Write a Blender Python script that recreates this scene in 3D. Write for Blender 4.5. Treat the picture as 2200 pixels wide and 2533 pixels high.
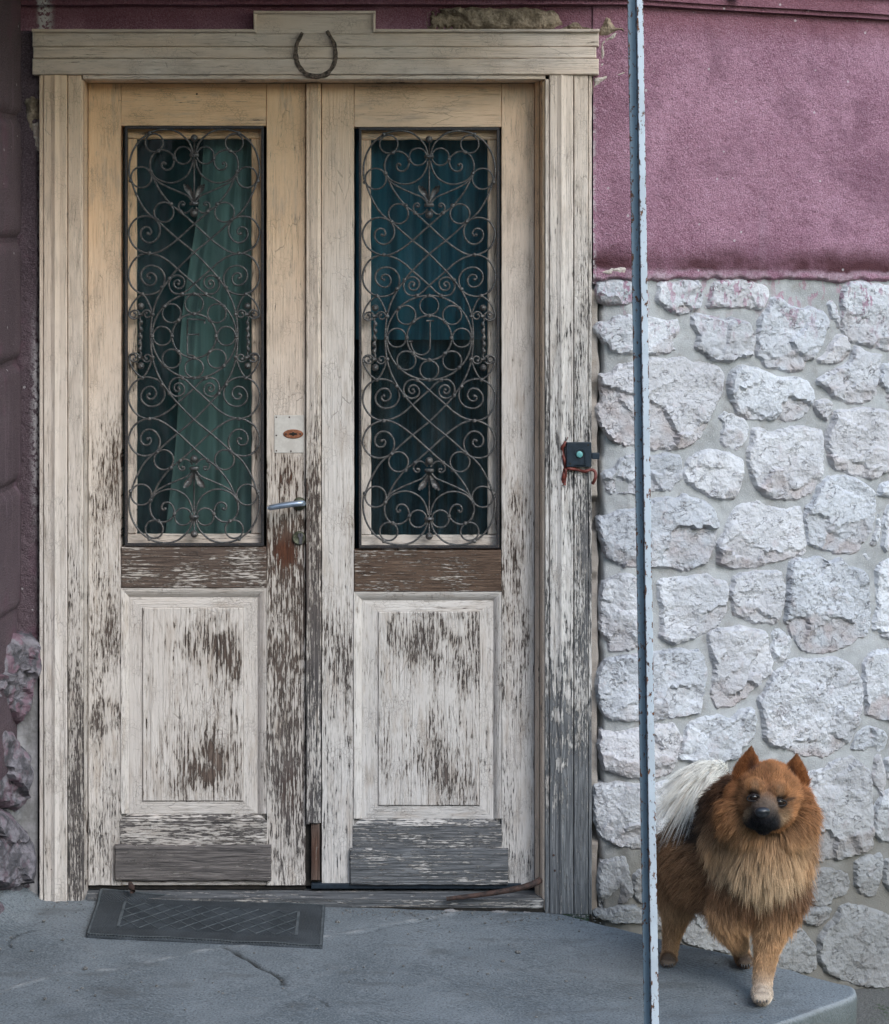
import bpy, bmesh, math, random
import numpy as np
from mathutils import Vector, noise

for o in list(bpy.data.objects):
    bpy.data.objects.remove(o, do_unlink=True)
scene = bpy.context.scene
COL = scene.collection
R = math.radians

# ------------------------------------------------------------------ camera
# native photo pixels (2200 x 2533) are used as a ruler: 900 px = 1 m on the
# plane of the door casing (Y = 0); the camera stands D metres in front of it.
D, S, CX, CY = 5.5, 900.0, 1000.0, 780.0
ZC = (2262.0 - CY) / S
cam_data = bpy.data.cameras.new('camera')
cam = bpy.data.objects.new('camera', cam_data)
COL.objects.link(cam)
cam.location = (0, -D, ZC)
cam.rotation_euler = (R(90), 0, 0)
cam_data.sensor_fit = 'HORIZONTAL'
cam_data.sensor_width = 36.0
cam_data.lens = 36.0 * D * S / 2200.0
cam_data.shift_x = (1100.0 - CX) / 2200.0
cam_data.shift_y = -(1266.5 - CY) / 2200.0
cam_data.clip_start = 0.05
cam_data.clip_end = 2000.0
scene.camera = cam

# ------------------------------------------------------------------ light
SUN_EL, SUN_AZ = 38.0, 30.0          # azimuth: degrees to the right of straight behind the camera
world = bpy.data.worlds.new('World')
scene.world = world
world.use_nodes = True
wn = world.node_tree
bg = wn.nodes['Background']
sky = wn.nodes.new('ShaderNodeTexSky')
sky.sky_type = 'NISHITA'
sky.sun_disc = False
sky.sun_elevation = R(SUN_EL)
sky.sun_rotation = R(180.0 - SUN_AZ)
sky.air_density = 1.6
sky.dust_density = 0.8
wn.links.new(sky.outputs[0], bg.inputs[0])
bg.inputs[1].default_value = 0.15
sd = bpy.data.lights.new('sun', 'SUN')
sd.energy = 1.0
sd.angle = R(28)
sd.color = (0.96, 0.98, 1.0)
sun = bpy.data.objects.new('sun', sd)
COL.objects.link(sun)
az, el = R(SUN_AZ), R(SUN_EL)
to_sun = Vector((math.sin(az) * math.cos(el), -math.cos(az) * math.cos(el), math.sin(el)))
sun.rotation_euler = to_sun.to_track_quat('Z', 'Y').to_euler()
sun.location = to_sun * 20
scene.view_settings.view_transform = 'Standard'
scene.view_settings.look = 'None'
scene.view_settings.gamma = 1.0
scene.view_settings.exposure = 1.15
scene.view_settings.use_curve_mapping = False

# ------------------------------------------------------------------ helpers
def W(x, y, Y=0.0):
    t = (D + Y) / D
    return Vector(((x - CX) / S * t, Y, ZC - (y - CY) / S * t))

KW = math.tan(R(20))
XB = (1560.0 - CX) / S
WALLY = 0.03
def wall_hit(x, y):
    """point of the (bent) facade seen at a photo pixel, and its outward normal"""
    a = (x - CX) / S
    t = (D + WALLY) / D
    if a * t > XB:
        t = (D + WALLY - KW * XB) / (D - KW * a)
        n = Vector((math.sin(R(20)), -math.cos(R(20)), 0))
    else:
        n = Vector((0, -1, 0))
    return Vector((a * t, D * (t - 1), ZC - (y - CY) / S * t)), n

def slab_z(X):
    return 0.0 if X > 0.44 else (0.44 - X) * 0.0255
def slab_hit(x, y, dz=0.0):
    """point of the porch floor seen at a photo pixel"""
    z = 0.0
    for _ in range(6):
        t = (ZC - z) * S / (y - CY)
        X = (x - CX) / S * t
        z = slab_z(X) + dz
    return Vector((X, D * (t - 1), z))

def fbm(p, octv=4, sc=1.0, gain=0.5):
    v, a, q = 0.0, 1.0, Vector(p) * sc
    for _ in range(octv):
        v += a * noise.noise(q)
        q = q * 2.03 + Vector((3.1, 1.7, 5.3))
        a *= gain
    return v
def sstep(a, b, x):
    t = max(0.0, min(1.0, (x - a) / (b - a)))
    return t * t * (3 - 2 * t)

def mk(name, verts, faces, mat, parent=None, attrs=None, smooth=False):
    me = bpy.data.meshes.new(name)
    me.from_pydata([tuple(v) for v in verts], [], faces)
    if attrs:
        for k, vals in attrs.items():
            if len(vals) and isinstance(vals[0], (tuple, list, Vector)):
                if len(vals[0]) == 4:
                    at = me.attributes.new(k, 'FLOAT_COLOR', 'POINT')
                    at.data.foreach_set('color', [c for v in vals for c in v])
                else:
                    at = me.attributes.new(k, 'FLOAT_VECTOR', 'POINT')
                    at.data.foreach_set('vector', [c for v in vals for c in v])
            else:
                at = me.attributes.new(k, 'FLOAT', 'POINT')
                at.data.foreach_set('value', list(vals))
    if mat:
        me.materials.append(mat)
    if smooth:
        me.polygons.foreach_set('use_smooth', [True] * len(me.polygons))
    me.update()
    o = bpy.data.objects.new(name, me)
    COL.objects.link(o)
    if parent:
        attach(o, parent)
    return o

def face_out(o, view=(0, -1, 0)):
    bm = bmesh.new()
    bm.from_mesh(o.data)
    bmesh.ops.recalc_face_normals(bm, faces=bm.faces[:])
    v = Vector(view)
    if sum(f.normal.dot(v) * f.calc_area() for f in bm.faces) < 0:
        bmesh.ops.reverse_faces(bm, faces=bm.faces[:])
    bm.to_mesh(o.data)
    bm.free()
    return o
def attach(o, parent):
    o.parent = parent
    o.matrix_parent_inverse = parent_world(parent).inverted()
def parent_world(p):
    from mathutils import Matrix
    m = Matrix.Translation(p.location)
    if p.parent:
        m = parent_world(p.parent) @ p.matrix_parent_inverse @ m
    return m

def thing(name, label, cat, loc=(0, 0, 0), group=None):
    o = bpy.data.objects.new(name, None)
    o.empty_display_size = 0.05
    COL.objects.link(o)
    o.location = loc
    tag(o, label, cat, group)
    return o
def tag(o, label, cat, group=None):
    o['label'] = label
    o['category'] = cat
    if group:
        o['group'] = group
def kind(o, k, label=None):
    o['kind'] = k
    if label:
        o['label'] = label

def box_vf(x0, x1, y0, y1, z0, z1):
    v = [(x0, y0, z0), (x1, y0, z0), (x1, y1, z0), (x0, y1, z0), (x0, y0, z1), (x1, y0, z1), (x1, y1, z1), (x0, y1, z1)]
    f = [(0, 3, 2, 1), (4, 5, 6, 7), (0, 1, 5, 4), (1, 2, 6, 5), (2, 3, 7, 6), (3, 0, 4, 7)]
    return v, f
def bevel_obj(o, w=0.003, seg=2):
    bm = bmesh.new()
    bm.from_mesh(o.data)
    bmesh.ops.bevel(bm, geom=bm.edges[:], offset=w, segments=seg, affect='EDGES', profile=0.6)
    bm.to_mesh(o.data)
    bm.free()
    return o
def lathe_vf(profile, center, axis='Y', seg=20):
    """profile: list of (radius, height along axis)"""
    vs, fs = [], []
    c = Vector(center)
    for r, h in profile:
        for k in range(seg):
            a = 2 * math.pi * k / seg
            if axis == 'Y':
                vs.append(c + Vector((r * math.cos(a), h, r * math.sin(a))))
            else:
                vs.append(c + Vector((r * math.cos(a), r * math.sin(a), h)))
    n = len(profile)
    for i in range(n - 1):
        for k in range(seg):
            fs.append((i * seg + k, i * seg + (k + 1) % seg, (i + 1) * seg + (k + 1) % seg, (i + 1) * seg + k))
    fs.append(tuple(range(seg))[::-1])
    fs.append(tuple((n - 1) * seg + k for k in range(seg)))
    return vs, fs

def catmull(pts, step=6.0):
    out = []
    n = len(pts)
    for i in range(n - 1):
        p0 = pts[max(i - 1, 0)]; p1 = pts[i]; p2 = pts[i + 1]; p3 = pts[min(i + 2, n - 1)]
        d = math.dist(p1, p2)
        m = max(2, int(d / step))
        for k in range(m):
            t = k / m
            out.append(tuple(0.5 * ((2 * b) + (-a + c) * t + (2 * a - 5 * b + 4 * c - d_) * t * t + (-a + 3 * b - 3 * c + d_) * t ** 3)
                             for a, b, c, d_ in zip(p0, p1, p2, p3)))
    out.append(tuple(pts[-1]))
    return out
def tube_vf(pts, rad, seg=7, closed=False):
    """sweep a circle along world points; rad is a number or a list"""
    pts = [Vector(p) for p in pts]
    n = len(pts)
    rr = rad if isinstance(rad, (list, tuple)) else [rad] * n
    vs, fs = [], []
    ref = Vector((0, 1, 0))
    for i, p in enumerate(pts):
        a = pts[(i - 1) % n] if (closed or i > 0) else p
        b = pts[(i + 1) % n] if (closed or i < n - 1) else p
        t = (b - a)
        if t.length < 1e-9:
            t = Vector((0, 0, 1))
        t.normalize()
        rf = ref if abs(t.dot(ref)) < 0.9 else Vector((1, 0, 0))
        u = t.cross(rf).normalized()
        v = u.cross(t).normalized()
        for k in range(seg):
            an = 2 * math.pi * k / seg
            vs.append(p + (u * math.cos(an) + v * math.sin(an)) * rr[i])
    m = n if closed else n - 1
    for i in range(m):
        j = (i + 1) % n
        for k in range(seg):
            fs.append((i * seg + k, i * seg + (k + 1) % seg, j * seg + (k + 1) % seg, j * seg + k))
    if not closed:
        fs.append(tuple(range(seg)))
        fs.append(tuple((n - 1) * seg + k for k in range(seg))[::-1])
    return vs, fs

# ------------------------------------------------------------------ material kit
class NT:
    def __init__(self, name):
        self.mat = bpy.data.materials.new(name)
        self.mat.use_nodes = True
        self.t = self.mat.node_tree
        self.b = self.t.nodes['Principled BSDF']
        self.out = self.t.nodes['Material Output']
    def n(self, typ, **kw):
        nd = self.t.nodes.new(typ)
        for k, v in kw.items():
            setattr(nd, k, v)
        return nd
    def put(self, sock, val):
        if val is None:
            return
        if hasattr(val, 'is_linked') or isinstance(val, bpy.types.NodeSocket):
            self.t.links.new(val, sock)
        else:
            if sock.type == 'RGBA' and len(val) == 3:
                val = (*val, 1.0)
            sock.default_value = val
    def math(self, op, a, b=0.0, c=None, clamp=False):
        nd = self.n('ShaderNodeMath', operation=op, use_clamp=clamp)
        self.put(nd.inputs[0], a); self.put(nd.inputs[1], b)
        if c is not None:
            self.put(nd.inputs[2], c)
        return nd.outputs[0]
    def add(self, a, b): return self.math('ADD', a, b)
    def sub(self, a, b): return self.math('SUBTRACT', a, b)
    def mul(self, a, b): return self.math('MULTIPLY', a, b)
    def step(self, x, lo, hi):
        nd = self.n('ShaderNodeMapRange', interpolation_type='SMOOTHSTEP')
        self.put(nd.inputs[0], x); self.put(nd.inputs[1], lo); self.put(nd.inputs[2], hi)
        return nd.outputs[0]
    def vscale(self, v, s):
        nd = self.n('ShaderNodeVectorMath', operation='MULTIPLY')
        self.put(nd.inputs[0], v); self.put(nd.inputs[1], s)
        return nd.outputs[0]
    def vadd(self, v, s):
        nd = self.n('ShaderNodeVectorMath', operation='ADD')
        self.put(nd.inputs[0], v); self.put(nd.inputs[1], s)
        return nd.outputs[0]
    def noise(self, v, scale, detail=5.0, rough=0.55, dist=0.0):
        nd = self.n('ShaderNodeTexNoise')
        self.put(nd.inputs['Vector'], v)
        nd.inputs['Scale'].default_value = scale
        nd.inputs['Detail'].default_value = detail
        nd.inputs['Roughness'].default_value = rough
        nd.inputs['Distortion'].default_value = dist
        return nd.outputs['Fac']
    def ncol(self, v, scale, detail=3.0):
        nd = self.n('ShaderNodeTexNoise')
        self.put(nd.inputs['Vector'], v)
        nd.inputs['Scale'].default_value = scale
        nd.inputs['Detail'].default_value = detail
        return nd.outputs['Color']
    def voro(self, v, scale, feature='F1', rnd=1.0):
        nd = self.n('ShaderNodeTexVoronoi', feature=feature)
        self.put(nd.inputs['Vector'], v)
        nd.inputs['Scale'].default_value = scale
        nd.inputs['Randomness'].default_value = rnd
        return nd.outputs['Distance']
    def mix(self, f, a, b, mode='MIX'):
        nd = self.n('ShaderNodeMix', data_type='RGBA', blend_type=mode)
        self.put(nd.inputs[0], f); self.put(nd.inputs[6], a); self.put(nd.inputs[7], b)
        return nd.outputs[2]
    def ramp(self, f, stops):
        nd = self.n('ShaderNodeValToRGB')
        self.put(nd.inputs[0], f)
        cr = nd.color_ramp
        while len(cr.elements) < len(stops):
            cr.elements.new(0.5)
        for e, (p, c) in zip(cr.elements, stops):
            e.position = p
            e.color = (*c, 1.0) if len(c) == 3 else c
        return nd.outputs[0]
    def attr(self, name, out='Fac'):
        nd = self.n('ShaderNodeAttribute', attribute_name=name)
        return nd.outputs[out]
    def pos(self):
        return self.n('ShaderNodeNewGeometry').outputs['Position']
    def sep(self, v):
        nd = self.n('ShaderNodeSeparateXYZ')
        self.put(nd.inputs[0], v)
        return nd.outputs
    def bump(self, h, strength=0.5, dist=0.002, normal=None):
        nd = self.n('ShaderNodeBump')
        nd.inputs['Strength'].default_value = strength
        nd.inputs['Distance'].default_value = dist
        self.put(nd.inputs['Height'], h)
        if normal is not None:
            self.put(nd.inputs['Normal'], normal)
        return nd.outputs[0]
    def done(self, color=None, rough=None, metal=None, normal=None, spec=None):
        if color is not None: self.put(self.b.inputs['Base Color'], color)
        if rough is not None: self.put(self.b.inputs['Roughness'], rough)
        if metal is not None: self.put(self.b.inputs['Metallic'], metal)
        if normal is not None: self.put(self.b.inputs['Normal'], normal)
        if spec is not None: self.put(self.b.inputs['Specular IOR Level'], spec)
        return self.mat

def mat_painted_wood():
    m = NT('painted_wood')
    gc = m.attr('gc', 'Vector')
    wear, tone, gray = m.attr('wear'), m.attr('tone'), m.attr('gray')
    P = m.pos()
    g1 = m.noise(m.vscale(gc, (1.0, 0.03, 1.0)), 260, 5, 0.62, 0.1)         # fibres
    g2 = m.noise(m.vscale(gc, (1.0, 0.20, 1.0)), 22, 3, 0.55)              # patches
    g3 = m.noise(m.vscale(gc, (1.0, 0.15, 1.0)), 230, 4, 0.65)             # ragged flakes
    f = m.add(m.add(m.mul(g1, 0.36), m.mul(g2, 0.22)), m.mul(g3, 0.42))
    f = m.math('MULTIPLY_ADD', m.sub(f, 0.5), 2.2, 0.5)
    thr = m.add(m.mul(wear, 0.62), 0.165)
    peel = m.step(m.sub(thr, f), -0.022, 0.022)                             # 1 = bare wood
    thin = m.step(m.sub(m.add(thr, 0.13), f), -0.10, 0.10)                  # worn thin, dirty
    hair = m.noise(m.vscale(gc, (1.0, 0.018, 1.0)), 330, 3, 0.55)
    hairline = m.mul(m.step(hair, 0.60, 0.67), m.math('MULTIPLY_ADD', wear, 0.9, 0.22, clamp=True))
    # crackle in what paint is left
    warp = m.vadd(gc, m.vscale(m.ncol(gc, 90, 2), (0.010, 0.010, 0.0)))
    vd = m.voro(m.vscale(warp, (1.0, 0.7, 1.0)), 120, 'DISTANCE_TO_EDGE')
    ck_zone = m.step(m.noise(gc, 11, 3), 0.46, 0.66)
    crack = m.mul(m.sub(1.0, m.step(vd, 0.01, 0.07)), m.mul(ck_zone, 0.38))
    vd2 = m.voro(m.vscale(warp, (1.0, 0.14, 1.0)), 55, 'DISTANCE_TO_EDGE')
    split = m.mul(m.sub(1.0, m.step(vd2, 0.004, 0.02)), m.step(m.noise(gc, 7, 3), 0.50, 0.62))
    crack = m.math('MAXIMUM', crack, m.mul(split, 0.45))
    # colours
    pn = m.noise(gc, 14, 4)
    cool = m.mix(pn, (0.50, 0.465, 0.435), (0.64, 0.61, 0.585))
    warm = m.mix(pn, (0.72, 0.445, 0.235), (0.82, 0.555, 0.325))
    paint = m.mix(tone, cool, warm)  # yellowed paint, plus the warm glow up the door put into the colour
    dirt = m.step(m.noise(m.vscale(gc, (1.0, 0.2, 1.0)), 34, 5, 0.6), 0.50, 0.72)
    paint = m.mix(m.mul(dirt, 0.5), paint, (0.36, 0.285, 0.225))
    streak = m.step(g1, 0.56, 0.72)
    paint = m.mix(m.mul(streak, m.math('MULTIPLY_ADD', wear, 0.6, 0.12)), paint, (0.31, 0.255, 0.21))
    brown = m.ramp(g1, [(0.3, (0.030, 0.017, 0.010)), (0.52, (0.115, 0.064, 0.037)), (0.72, (0.24, 0.150, 0.092))])
    grey = m.ramp(g1, [(0.3, (0.038, 0.042, 0.046)), (0.52, (0.135, 0.142, 0.150)), (0.72, (0.29, 0.295, 0.30))])
    wood = m.mix(gray, brown, grey)
    wood = m.mix(m.attr('rust'), wood, m.ramp(g1, [(0.3, (0.030, 0.011, 0.007)), (0.6, (0.105, 0.038, 0.018)), (0.8, (0.18, 0.075, 0.036))]))
    paint = m.mix(m.mul(thin, 0.6), paint, m.mix(gray, (0.27, 0.205, 0.15), (0.27, 0.265, 0.255)))
    col = m.mix(m.mul(m.math('MAXIMUM', crack, hairline), 0.8), paint, (0.10, 0.07, 0.05))
    rimd = m.mul(m.step(m.sub(thr, f), 0.085, 0.03), peel)  # shadow line along the paint edge, put into the wood colour
    wood = m.mix(m.mul(rimd, 0.35), wood, (0.022, 0.017, 0.014))
    col = m.mix(peel, col, wood)
    rough = m.math('MULTIPLY_ADD', peel, 0.22, 0.55)
    h = m.add(m.mul(m.sub(1.0, peel), 1.0), m.add(m.mul(m.math('MAXIMUM', crack, hairline), -0.8), m.mul(g1, 1.1)))
    return m.done(col, rough, normal=m.bump(h, 1.0, 0.0026), spec=0.3)

def mat_wrought_iron():
    m = NT('wrought_iron')
    P = m.pos()
    a = m.noise(P, 70, 5)
    b = m.noise(P, 420, 3)
    col = m.mix(m.step(a, 0.42, 0.62), (0.040, 0.039, 0.039), (0.098, 0.088, 0.080))
    col = m.mix(m.mul(m.step(b, 0.52, 0.68), 0.5), col, (0.36, 0.355, 0.35))
    tw = m.math('SINE', m.mul(m.sep(P)[2], 900))
    return m.done(col, 0.46, 0.35, m.bump(m.add(b, m.mul(tw, 0.2)), 0.6, 0.0014), 0.5)

def mat_grille_frame():
    m = NT('grille_frame_iron')
    b = m.noise(m.pos(), 260, 4)
    col = m.mix(m.step(b, 0.5, 0.68), (0.018, 0.018, 0.021), (0.09, 0.065, 0.05))
    return m.done(col, 0.55, 0.1, m.bump(b, 0.5, 0.001), 0.4)

def mat_simple(name, c1, c2, scale=40, rough=0.7, metal=0.0, bump=0.3, bdist=0.001, spec=0.3):
    m = NT(name)
    P = m.pos()
    f = m.noise(P, scale, 6, 0.6)
    g = m.noise(P, scale * 6, 3, 0.6)
    col = m.mix(m.step(m.add(m.mul(f, 0.7), m.mul(g, 0.3)), 0.38, 0.62), c1, c2)
    return m.done(col, rough, metal, m.bump(m.add(f, m.mul(g, 0.5)), bump, bdist), spec)

def mat_plaster(name='purple_plaster', c0=(0.250, 0.118, 0.165), c1=(0.365, 0.195, 0.258), hi=(0.55, 0.365, 0.44), lo=(0.085, 0.040, 0.052), front=True):
    m = NT(name)
    P = m.pos()
    s = m.sep(P)
    n1 = m.noise(P, 260, 3, 0.65)
    n2 = m.noise(P, 90, 4, 0.6)
    big = m.noise(P, 3.2, 5, 0.6)
    mid = m.noise(P, 14, 5, 0.6)
    col = m.mix(m.step(big, 0.35, 0.65), c0, c1)
    col = m.mix(m.mul(m.step(n1, 0.50, 0.64), 0.5), col, hi)
    pit = m.step(n1, 0.46, 0.36)
    col = m.mix(m.mul(pit, 0.55), col, lo)
    stk = m.noise(m.vscale(P, (1.0, 1.0, 0.07)), 16, 5, 0.6)
    col = m.mix(m.mul(m.step(stk, 0.58, 0.75), 0.22), col, (0.42, 0.30, 0.36))
    col = m.mix(m.mul(m.step(m.noise(P, 5.5, 5, 0.65), 0.48, 0.33), 0.45), col, (0.15, 0.07, 0.10))
    # grime that gathered on the lip above the stones
    wob = m.add(s[2], m.mul(m.sub(mid, 0.5), 0.05))
    if front:
        grime = m.mul(m.step(wob, 1.762, 1.778), m.step(wob, 1.86, 1.79))
        col = m.mix(m.mul(grime, m.step(big, 0.28, 0.5)), col, (0.075, 0.028, 0.034))
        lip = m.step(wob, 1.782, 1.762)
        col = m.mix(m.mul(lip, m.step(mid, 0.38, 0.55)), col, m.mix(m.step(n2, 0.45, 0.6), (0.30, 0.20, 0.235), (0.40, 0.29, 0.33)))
        # canopy shade put into the colour: darker, redder cornice zone
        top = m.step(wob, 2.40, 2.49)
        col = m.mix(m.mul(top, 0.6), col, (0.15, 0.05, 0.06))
    # limewash smears beside the door casing and rare white spatters
    edge = m.math('MULTIPLY', m.step(s[0], 0.535, 0.515), m.step(s[0], 0.3, 0.5))
    lime = m.mul(edge, m.step(m.noise(P, 60, 5, 0.7), 0.46, 0.56))
    lime = m.mul(lime, m.step(s[2], 2.28, 2.15))
    edgeL = m.mul(m.step(s[0], -1.04, -1.005), m.step(s[0], -0.96, -0.99))
    low = m.math('MAXIMUM', m.mul(m.step(s[2], 0.95, 1.3), m.step(s[2], 1.75, 1.45)), m.step(s[0], -1.02, -1.003))
    limeL = m.mul(m.mul(edgeL, low), m.step(n2, 0.42, 0.52))
    spat = m.sub(1.0, m.step(m.voro(P, 16), 0.045, 0.075))
    lime = m.math('MAXIMUM', m.math('MAXIMUM', lime, limeL), m.mul(spat, 0.55))
    col = m.mix(lime, col, (0.62, 0.58, 0.58))
    h = m.add(m.mul(n1, 1.0), m.mul(n2, 0.9))
    return m.done(col, 0.85, normal=m.bump(h, 1.0, 0.006), spec=0.2)

def mat_stone():
    m = NT('limestone')
    P = m.pos()
    s = m.sep(P)
    warp = m.vadd(P, m.vscale(m.ncol(P, 18, 3), (0.05, 0.05, 0.05)))
    a = m.noise(warp, 26, 7, 0.62)
    b = m.noise(P, 110, 6, 0.7)
    big = m.noise(P, 6, 4, 0.55)
    rnd = m.n('ShaderNodeObjectInfo').outputs['Random']
    base = m.mix(m.step(big, 0.35, 0.65), (0.49, 0.50, 0.53), (0.66, 0.67, 0.70))
    base = m.mix(m.mul(m.step(rnd, 0.3, 1.0), 0.4), base, (0.50, 0.45, 0.445))
    base = m.mix(m.mul(m.step(rnd, 0.35, 0.0), 0.45), base, (0.34, 0.35, 0.385))
    col = m.mix(m.mul(m.step(a, 0.55, 0.68), 0.45), base, (0.47, 0.41, 0.42))
    col = m.mix(m.mul(m.step(b, 0.56, 0.70), 0.65), col, (0.27, 0.27, 0.31))
    cr = m.math('ABSOLUTE', m.sub(m.noise(m.vscale(warp, (1.0, 1.0, 1.8)), 30, 5, 0.6), 0.5))
    vein = m.mul(m.sub(1.0, m.step(cr, 0.004, 0.018)), m.step(m.noise(P, 24, 3), 0.50, 0.62))
    col = m.mix(m.mul(vein, 0.65), col, (0.15, 0.13, 0.135))
    chipc = m.attr('chipc')
    col = m.mix(m.mul(chipc, 0.6), col, m.mix(a, (0.26, 0.19, 0.17), (0.48, 0.40, 0.39)))
    pit = m.mul(m.step(m.noise(P, 230, 4, 0.7), 0.60, 0.68), m.attr('pitted'))
    col = m.mix(pit, col, (0.12, 0.12, 0.14))
    # purple paint drips near the plaster
    wob = m.add(s[2], m.mul(m.sub(m.noise(m.vscale(P, (1, 1, 0.4)), 22, 4), 0.5), 0.35))
    drip = m.mul(m.step(wob, 1.55, 1.80), m.step(m.noise(m.vscale(P, (1, 1, 0.45)), 60, 4, 0.6), 0.545, 0.575))
    col = m.mix(m.mul(drip, 0.85), col, (0.33, 0.15, 0.22))
    # damp, mossy foot
    foot = m.step(m.add(s[2], m.mul(m.sub(big, 0.5), 0.45)), 0.50, -0.02)
    col = m.mix(m.mul(foot, 0.72), col, (0.17, 0.165, 0.15))
    h = m.add(m.mul(a, 1.2), m.add(m.mul(b, 0.7), m.mul(vein, -0.6)))
    h = m.add(h, m.mul(pit, -0.8))
    return m.done(col, 0.85, normal=m.bump(h, 0.95, 0.009), spec=0.25)

def mat_mortar():
    m = NT('mortar')
    P = m.pos()
    s = m.sep(P)
    a = m.noise(P, 9, 5, 0.6)
    b = m.noise(P, 260, 3, 0.65)
    col = m.mix(m.step(a, 0.35, 0.65), (0.285, 0.288, 0.288), (0.385, 0.39, 0.395))
    col = m.mix(m.mul(m.step(b, 0.53, 0.66), 0.5), col, (0.46, 0.46, 0.455))
    wob = m.add(s[2], m.mul(m.sub(m.noise(m.vscale(P, (1, 1, 0.4)), 20, 4), 0.5), 0.3))
    drip = m.mul(m.step(wob, 1.60, 1.80), m.step(m.noise(m.vscale(P, (1, 1, 0.5)), 50, 4, 0.6), 0.56, 0.59))
    col = m.mix(m.mul(drip, 0.8), col, (0.33, 0.15, 0.22))
    foot = m.step(m.add(s[2], m.mul(m.sub(a, 0.5), 0.5)), 0.45, 0.02)
    col = m.mix(m.mul(foot, 0.75), col, (0.125, 0.112, 0.09))
    stn = m.step(m.noise(P, 16, 5, 0.65), 0.52, 0.68)
    col = m.mix(m.mul(stn, 0.4), col, (0.19, 0.17, 0.15))
    jamb = m.mul(m.step(s[0], 0.56, 0.53), m.step(s[0], 0.40, 0.50))
    col = m.mix(m.mul(jamb, 0.6), col, (0.30, 0.235, 0.185))
    return m.done(col, 0.9, normal=m.bump(m.add(a, m.mul(b, 0.7)), 0.9, 0.004), spec=0.2)

def mat_concrete():
    m = NT('porch_concrete')
    P = m.pos()
    a = m.noise(P, 2.6, 6, 0.62)
    b = m.noise(P, 13, 6, 0.6)
    c = m.noise(P, 190, 4, 0.65)
    col = m.mix(m.step(a, 0.33, 0.67), (0.105, 0.122, 0.134), (0.175, 0.195, 0.209))
    col = m.mix(m.mul(m.step(b, 0.5, 0.68), 0.5), col, (0.19, 0.205, 0.215))
    col = m.mix(m.mul(m.step(c, 0.50, 0.60), 0.6), col, (0.225, 0.245, 0.26))
    stain = m.step(m.noise(m.vscale(P, (1.0, 2.2, 1.0)), 5, 4), 0.55, 0.7)
    col = m.mix(m.mul(stain, 0.5), col, (0.085, 0.088, 0.088))
    col = m.mix(m.mul(m.step(c, 0.46, 0.37), 0.75), col, (0.06, 0.066, 0.07))
    spk = m.sub(1.0, m.step(m.voro(P, 23), 0.03, 0.06))
    col = m.mix(m.mul(spk, m.step(m.noise(P, 9, 2), 0.5, 0.6)), col, (0.03, 0.03, 0.03))
    pale = m.attr('pale')
    col = m.mix(pale, col, (0.33, 0.33, 0.325))
    face_dark = m.attr('face_dark')  # darker, streaked outer face of the slab
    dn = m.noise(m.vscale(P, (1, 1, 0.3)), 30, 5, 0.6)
    col = m.mix(m.mul(face_dark, 0.85), col, m.mix(dn, (0.050, 0.060, 0.055), (0.125, 0.135, 0.130)))
    crk = m.attr('crack')
    col = m.mix(crk, col, (0.022, 0.022, 0.020))
    w = m.n('ShaderNodeTexWave', wave_type='BANDS', bands_direction='DIAGONAL')
    m.put(w.inputs['Vector'], m.vadd(P, m.vscale(m.ncol(P, 6, 2), (0.05, 0.05, 0.0))))
    w.inputs['Scale'].default_value = 32
    w.inputs['Distortion'].default_value = 3.0
    tool = m.mul(w.outputs['Fac'], m.step(m.noise(P, 4, 2), 0.5, 0.62))
    h = m.add(m.mul(b, 1.2), m.add(m.mul(c, 0.6), m.mul(tool, 0.5)))
    return m.done(col, m.math('MULTIPLY_ADD', b, 0.25, 0.55), normal=m.bump(h, 0.9, 0.0045), spec=0.3)

def mat_post(name, c):
    m = NT(name)
    P = m.pos()
    a = m.noise(m.vscale(P, (1.0, 1.0, 0.5)), 110, 5, 0.7)
    e = m.attr('edge')
    rust = m.step(m.add(a, m.mul(e, 0.10)), 0.59, 0.615)
    blot = m.noise(P, 11, 3)
    paint = m.mix(m.step(blot, 0.4, 0.65), c, tuple(x * 0.88 for x in c))
    col = m.mix(rust, paint, m.ramp(m.noise(P, 210, 3), [(0.35, (0.035, 0.018, 0.012)), (0.65, (0.17, 0.07, 0.035))]))
    return m.done(col, m.math('MULTIPLY_ADD', rust, 0.4, 0.42), normal=m.bump(m.add(a, m.mul(rust, -0.5)), 0.4, 0.001), spec=0.4)

def mat_glass():
    m = NT('window_glass')
    P = m.pos()
    m.t.nodes.remove(m.b)
    nrm = m.bump(m.noise(P, 7, 2), 0.2, 0.004)
    tr = m.n('ShaderNodeBsdfTransparent')
    tr.inputs[0].default_value = (0.80, 0.90, 0.89, 1)
    gl = m.n('ShaderNodeBsdfGlossy')
    gl.inputs['Roughness'].default_value = 0.03
    m.put(gl.inputs['Normal'], nrm)
    fr = m.n('ShaderNodeFresnel')
    fr.inputs[0].default_value = 1.5
    m.put(fr.inputs['Normal'], nrm)
    m1 = m.n('ShaderNodeMixShader')
    m.put(m1.inputs[0], fr.outputs[0])
    m.t.links.new(tr.outputs[0], m1.inputs[1])
    m.t.links.new(gl.outputs[0], m1.inputs[2])
    dn = m.n('ShaderNodeBsdfDiffuse')
    dn.inputs[0].default_value = (0.50, 0.58, 0.60, 1)
    mx = m.n('ShaderNodeMixShader')
    dust = m.math('MULTIPLY_ADD', m.step(m.noise(m.vscale(P, (1, 1, 0.3)), 16, 5, 0.65), 0.42, 0.75), 0.03, 0.01)
    m.put(mx.inputs[0], dust)
    m.t.links.new(m1.outputs[0], mx.inputs[1])
    m.t.links.new(dn.outputs[0], mx.inputs[2])
    m.t.links.new(mx.outputs[0], m.out.inputs[0])
    return m.mat

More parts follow.
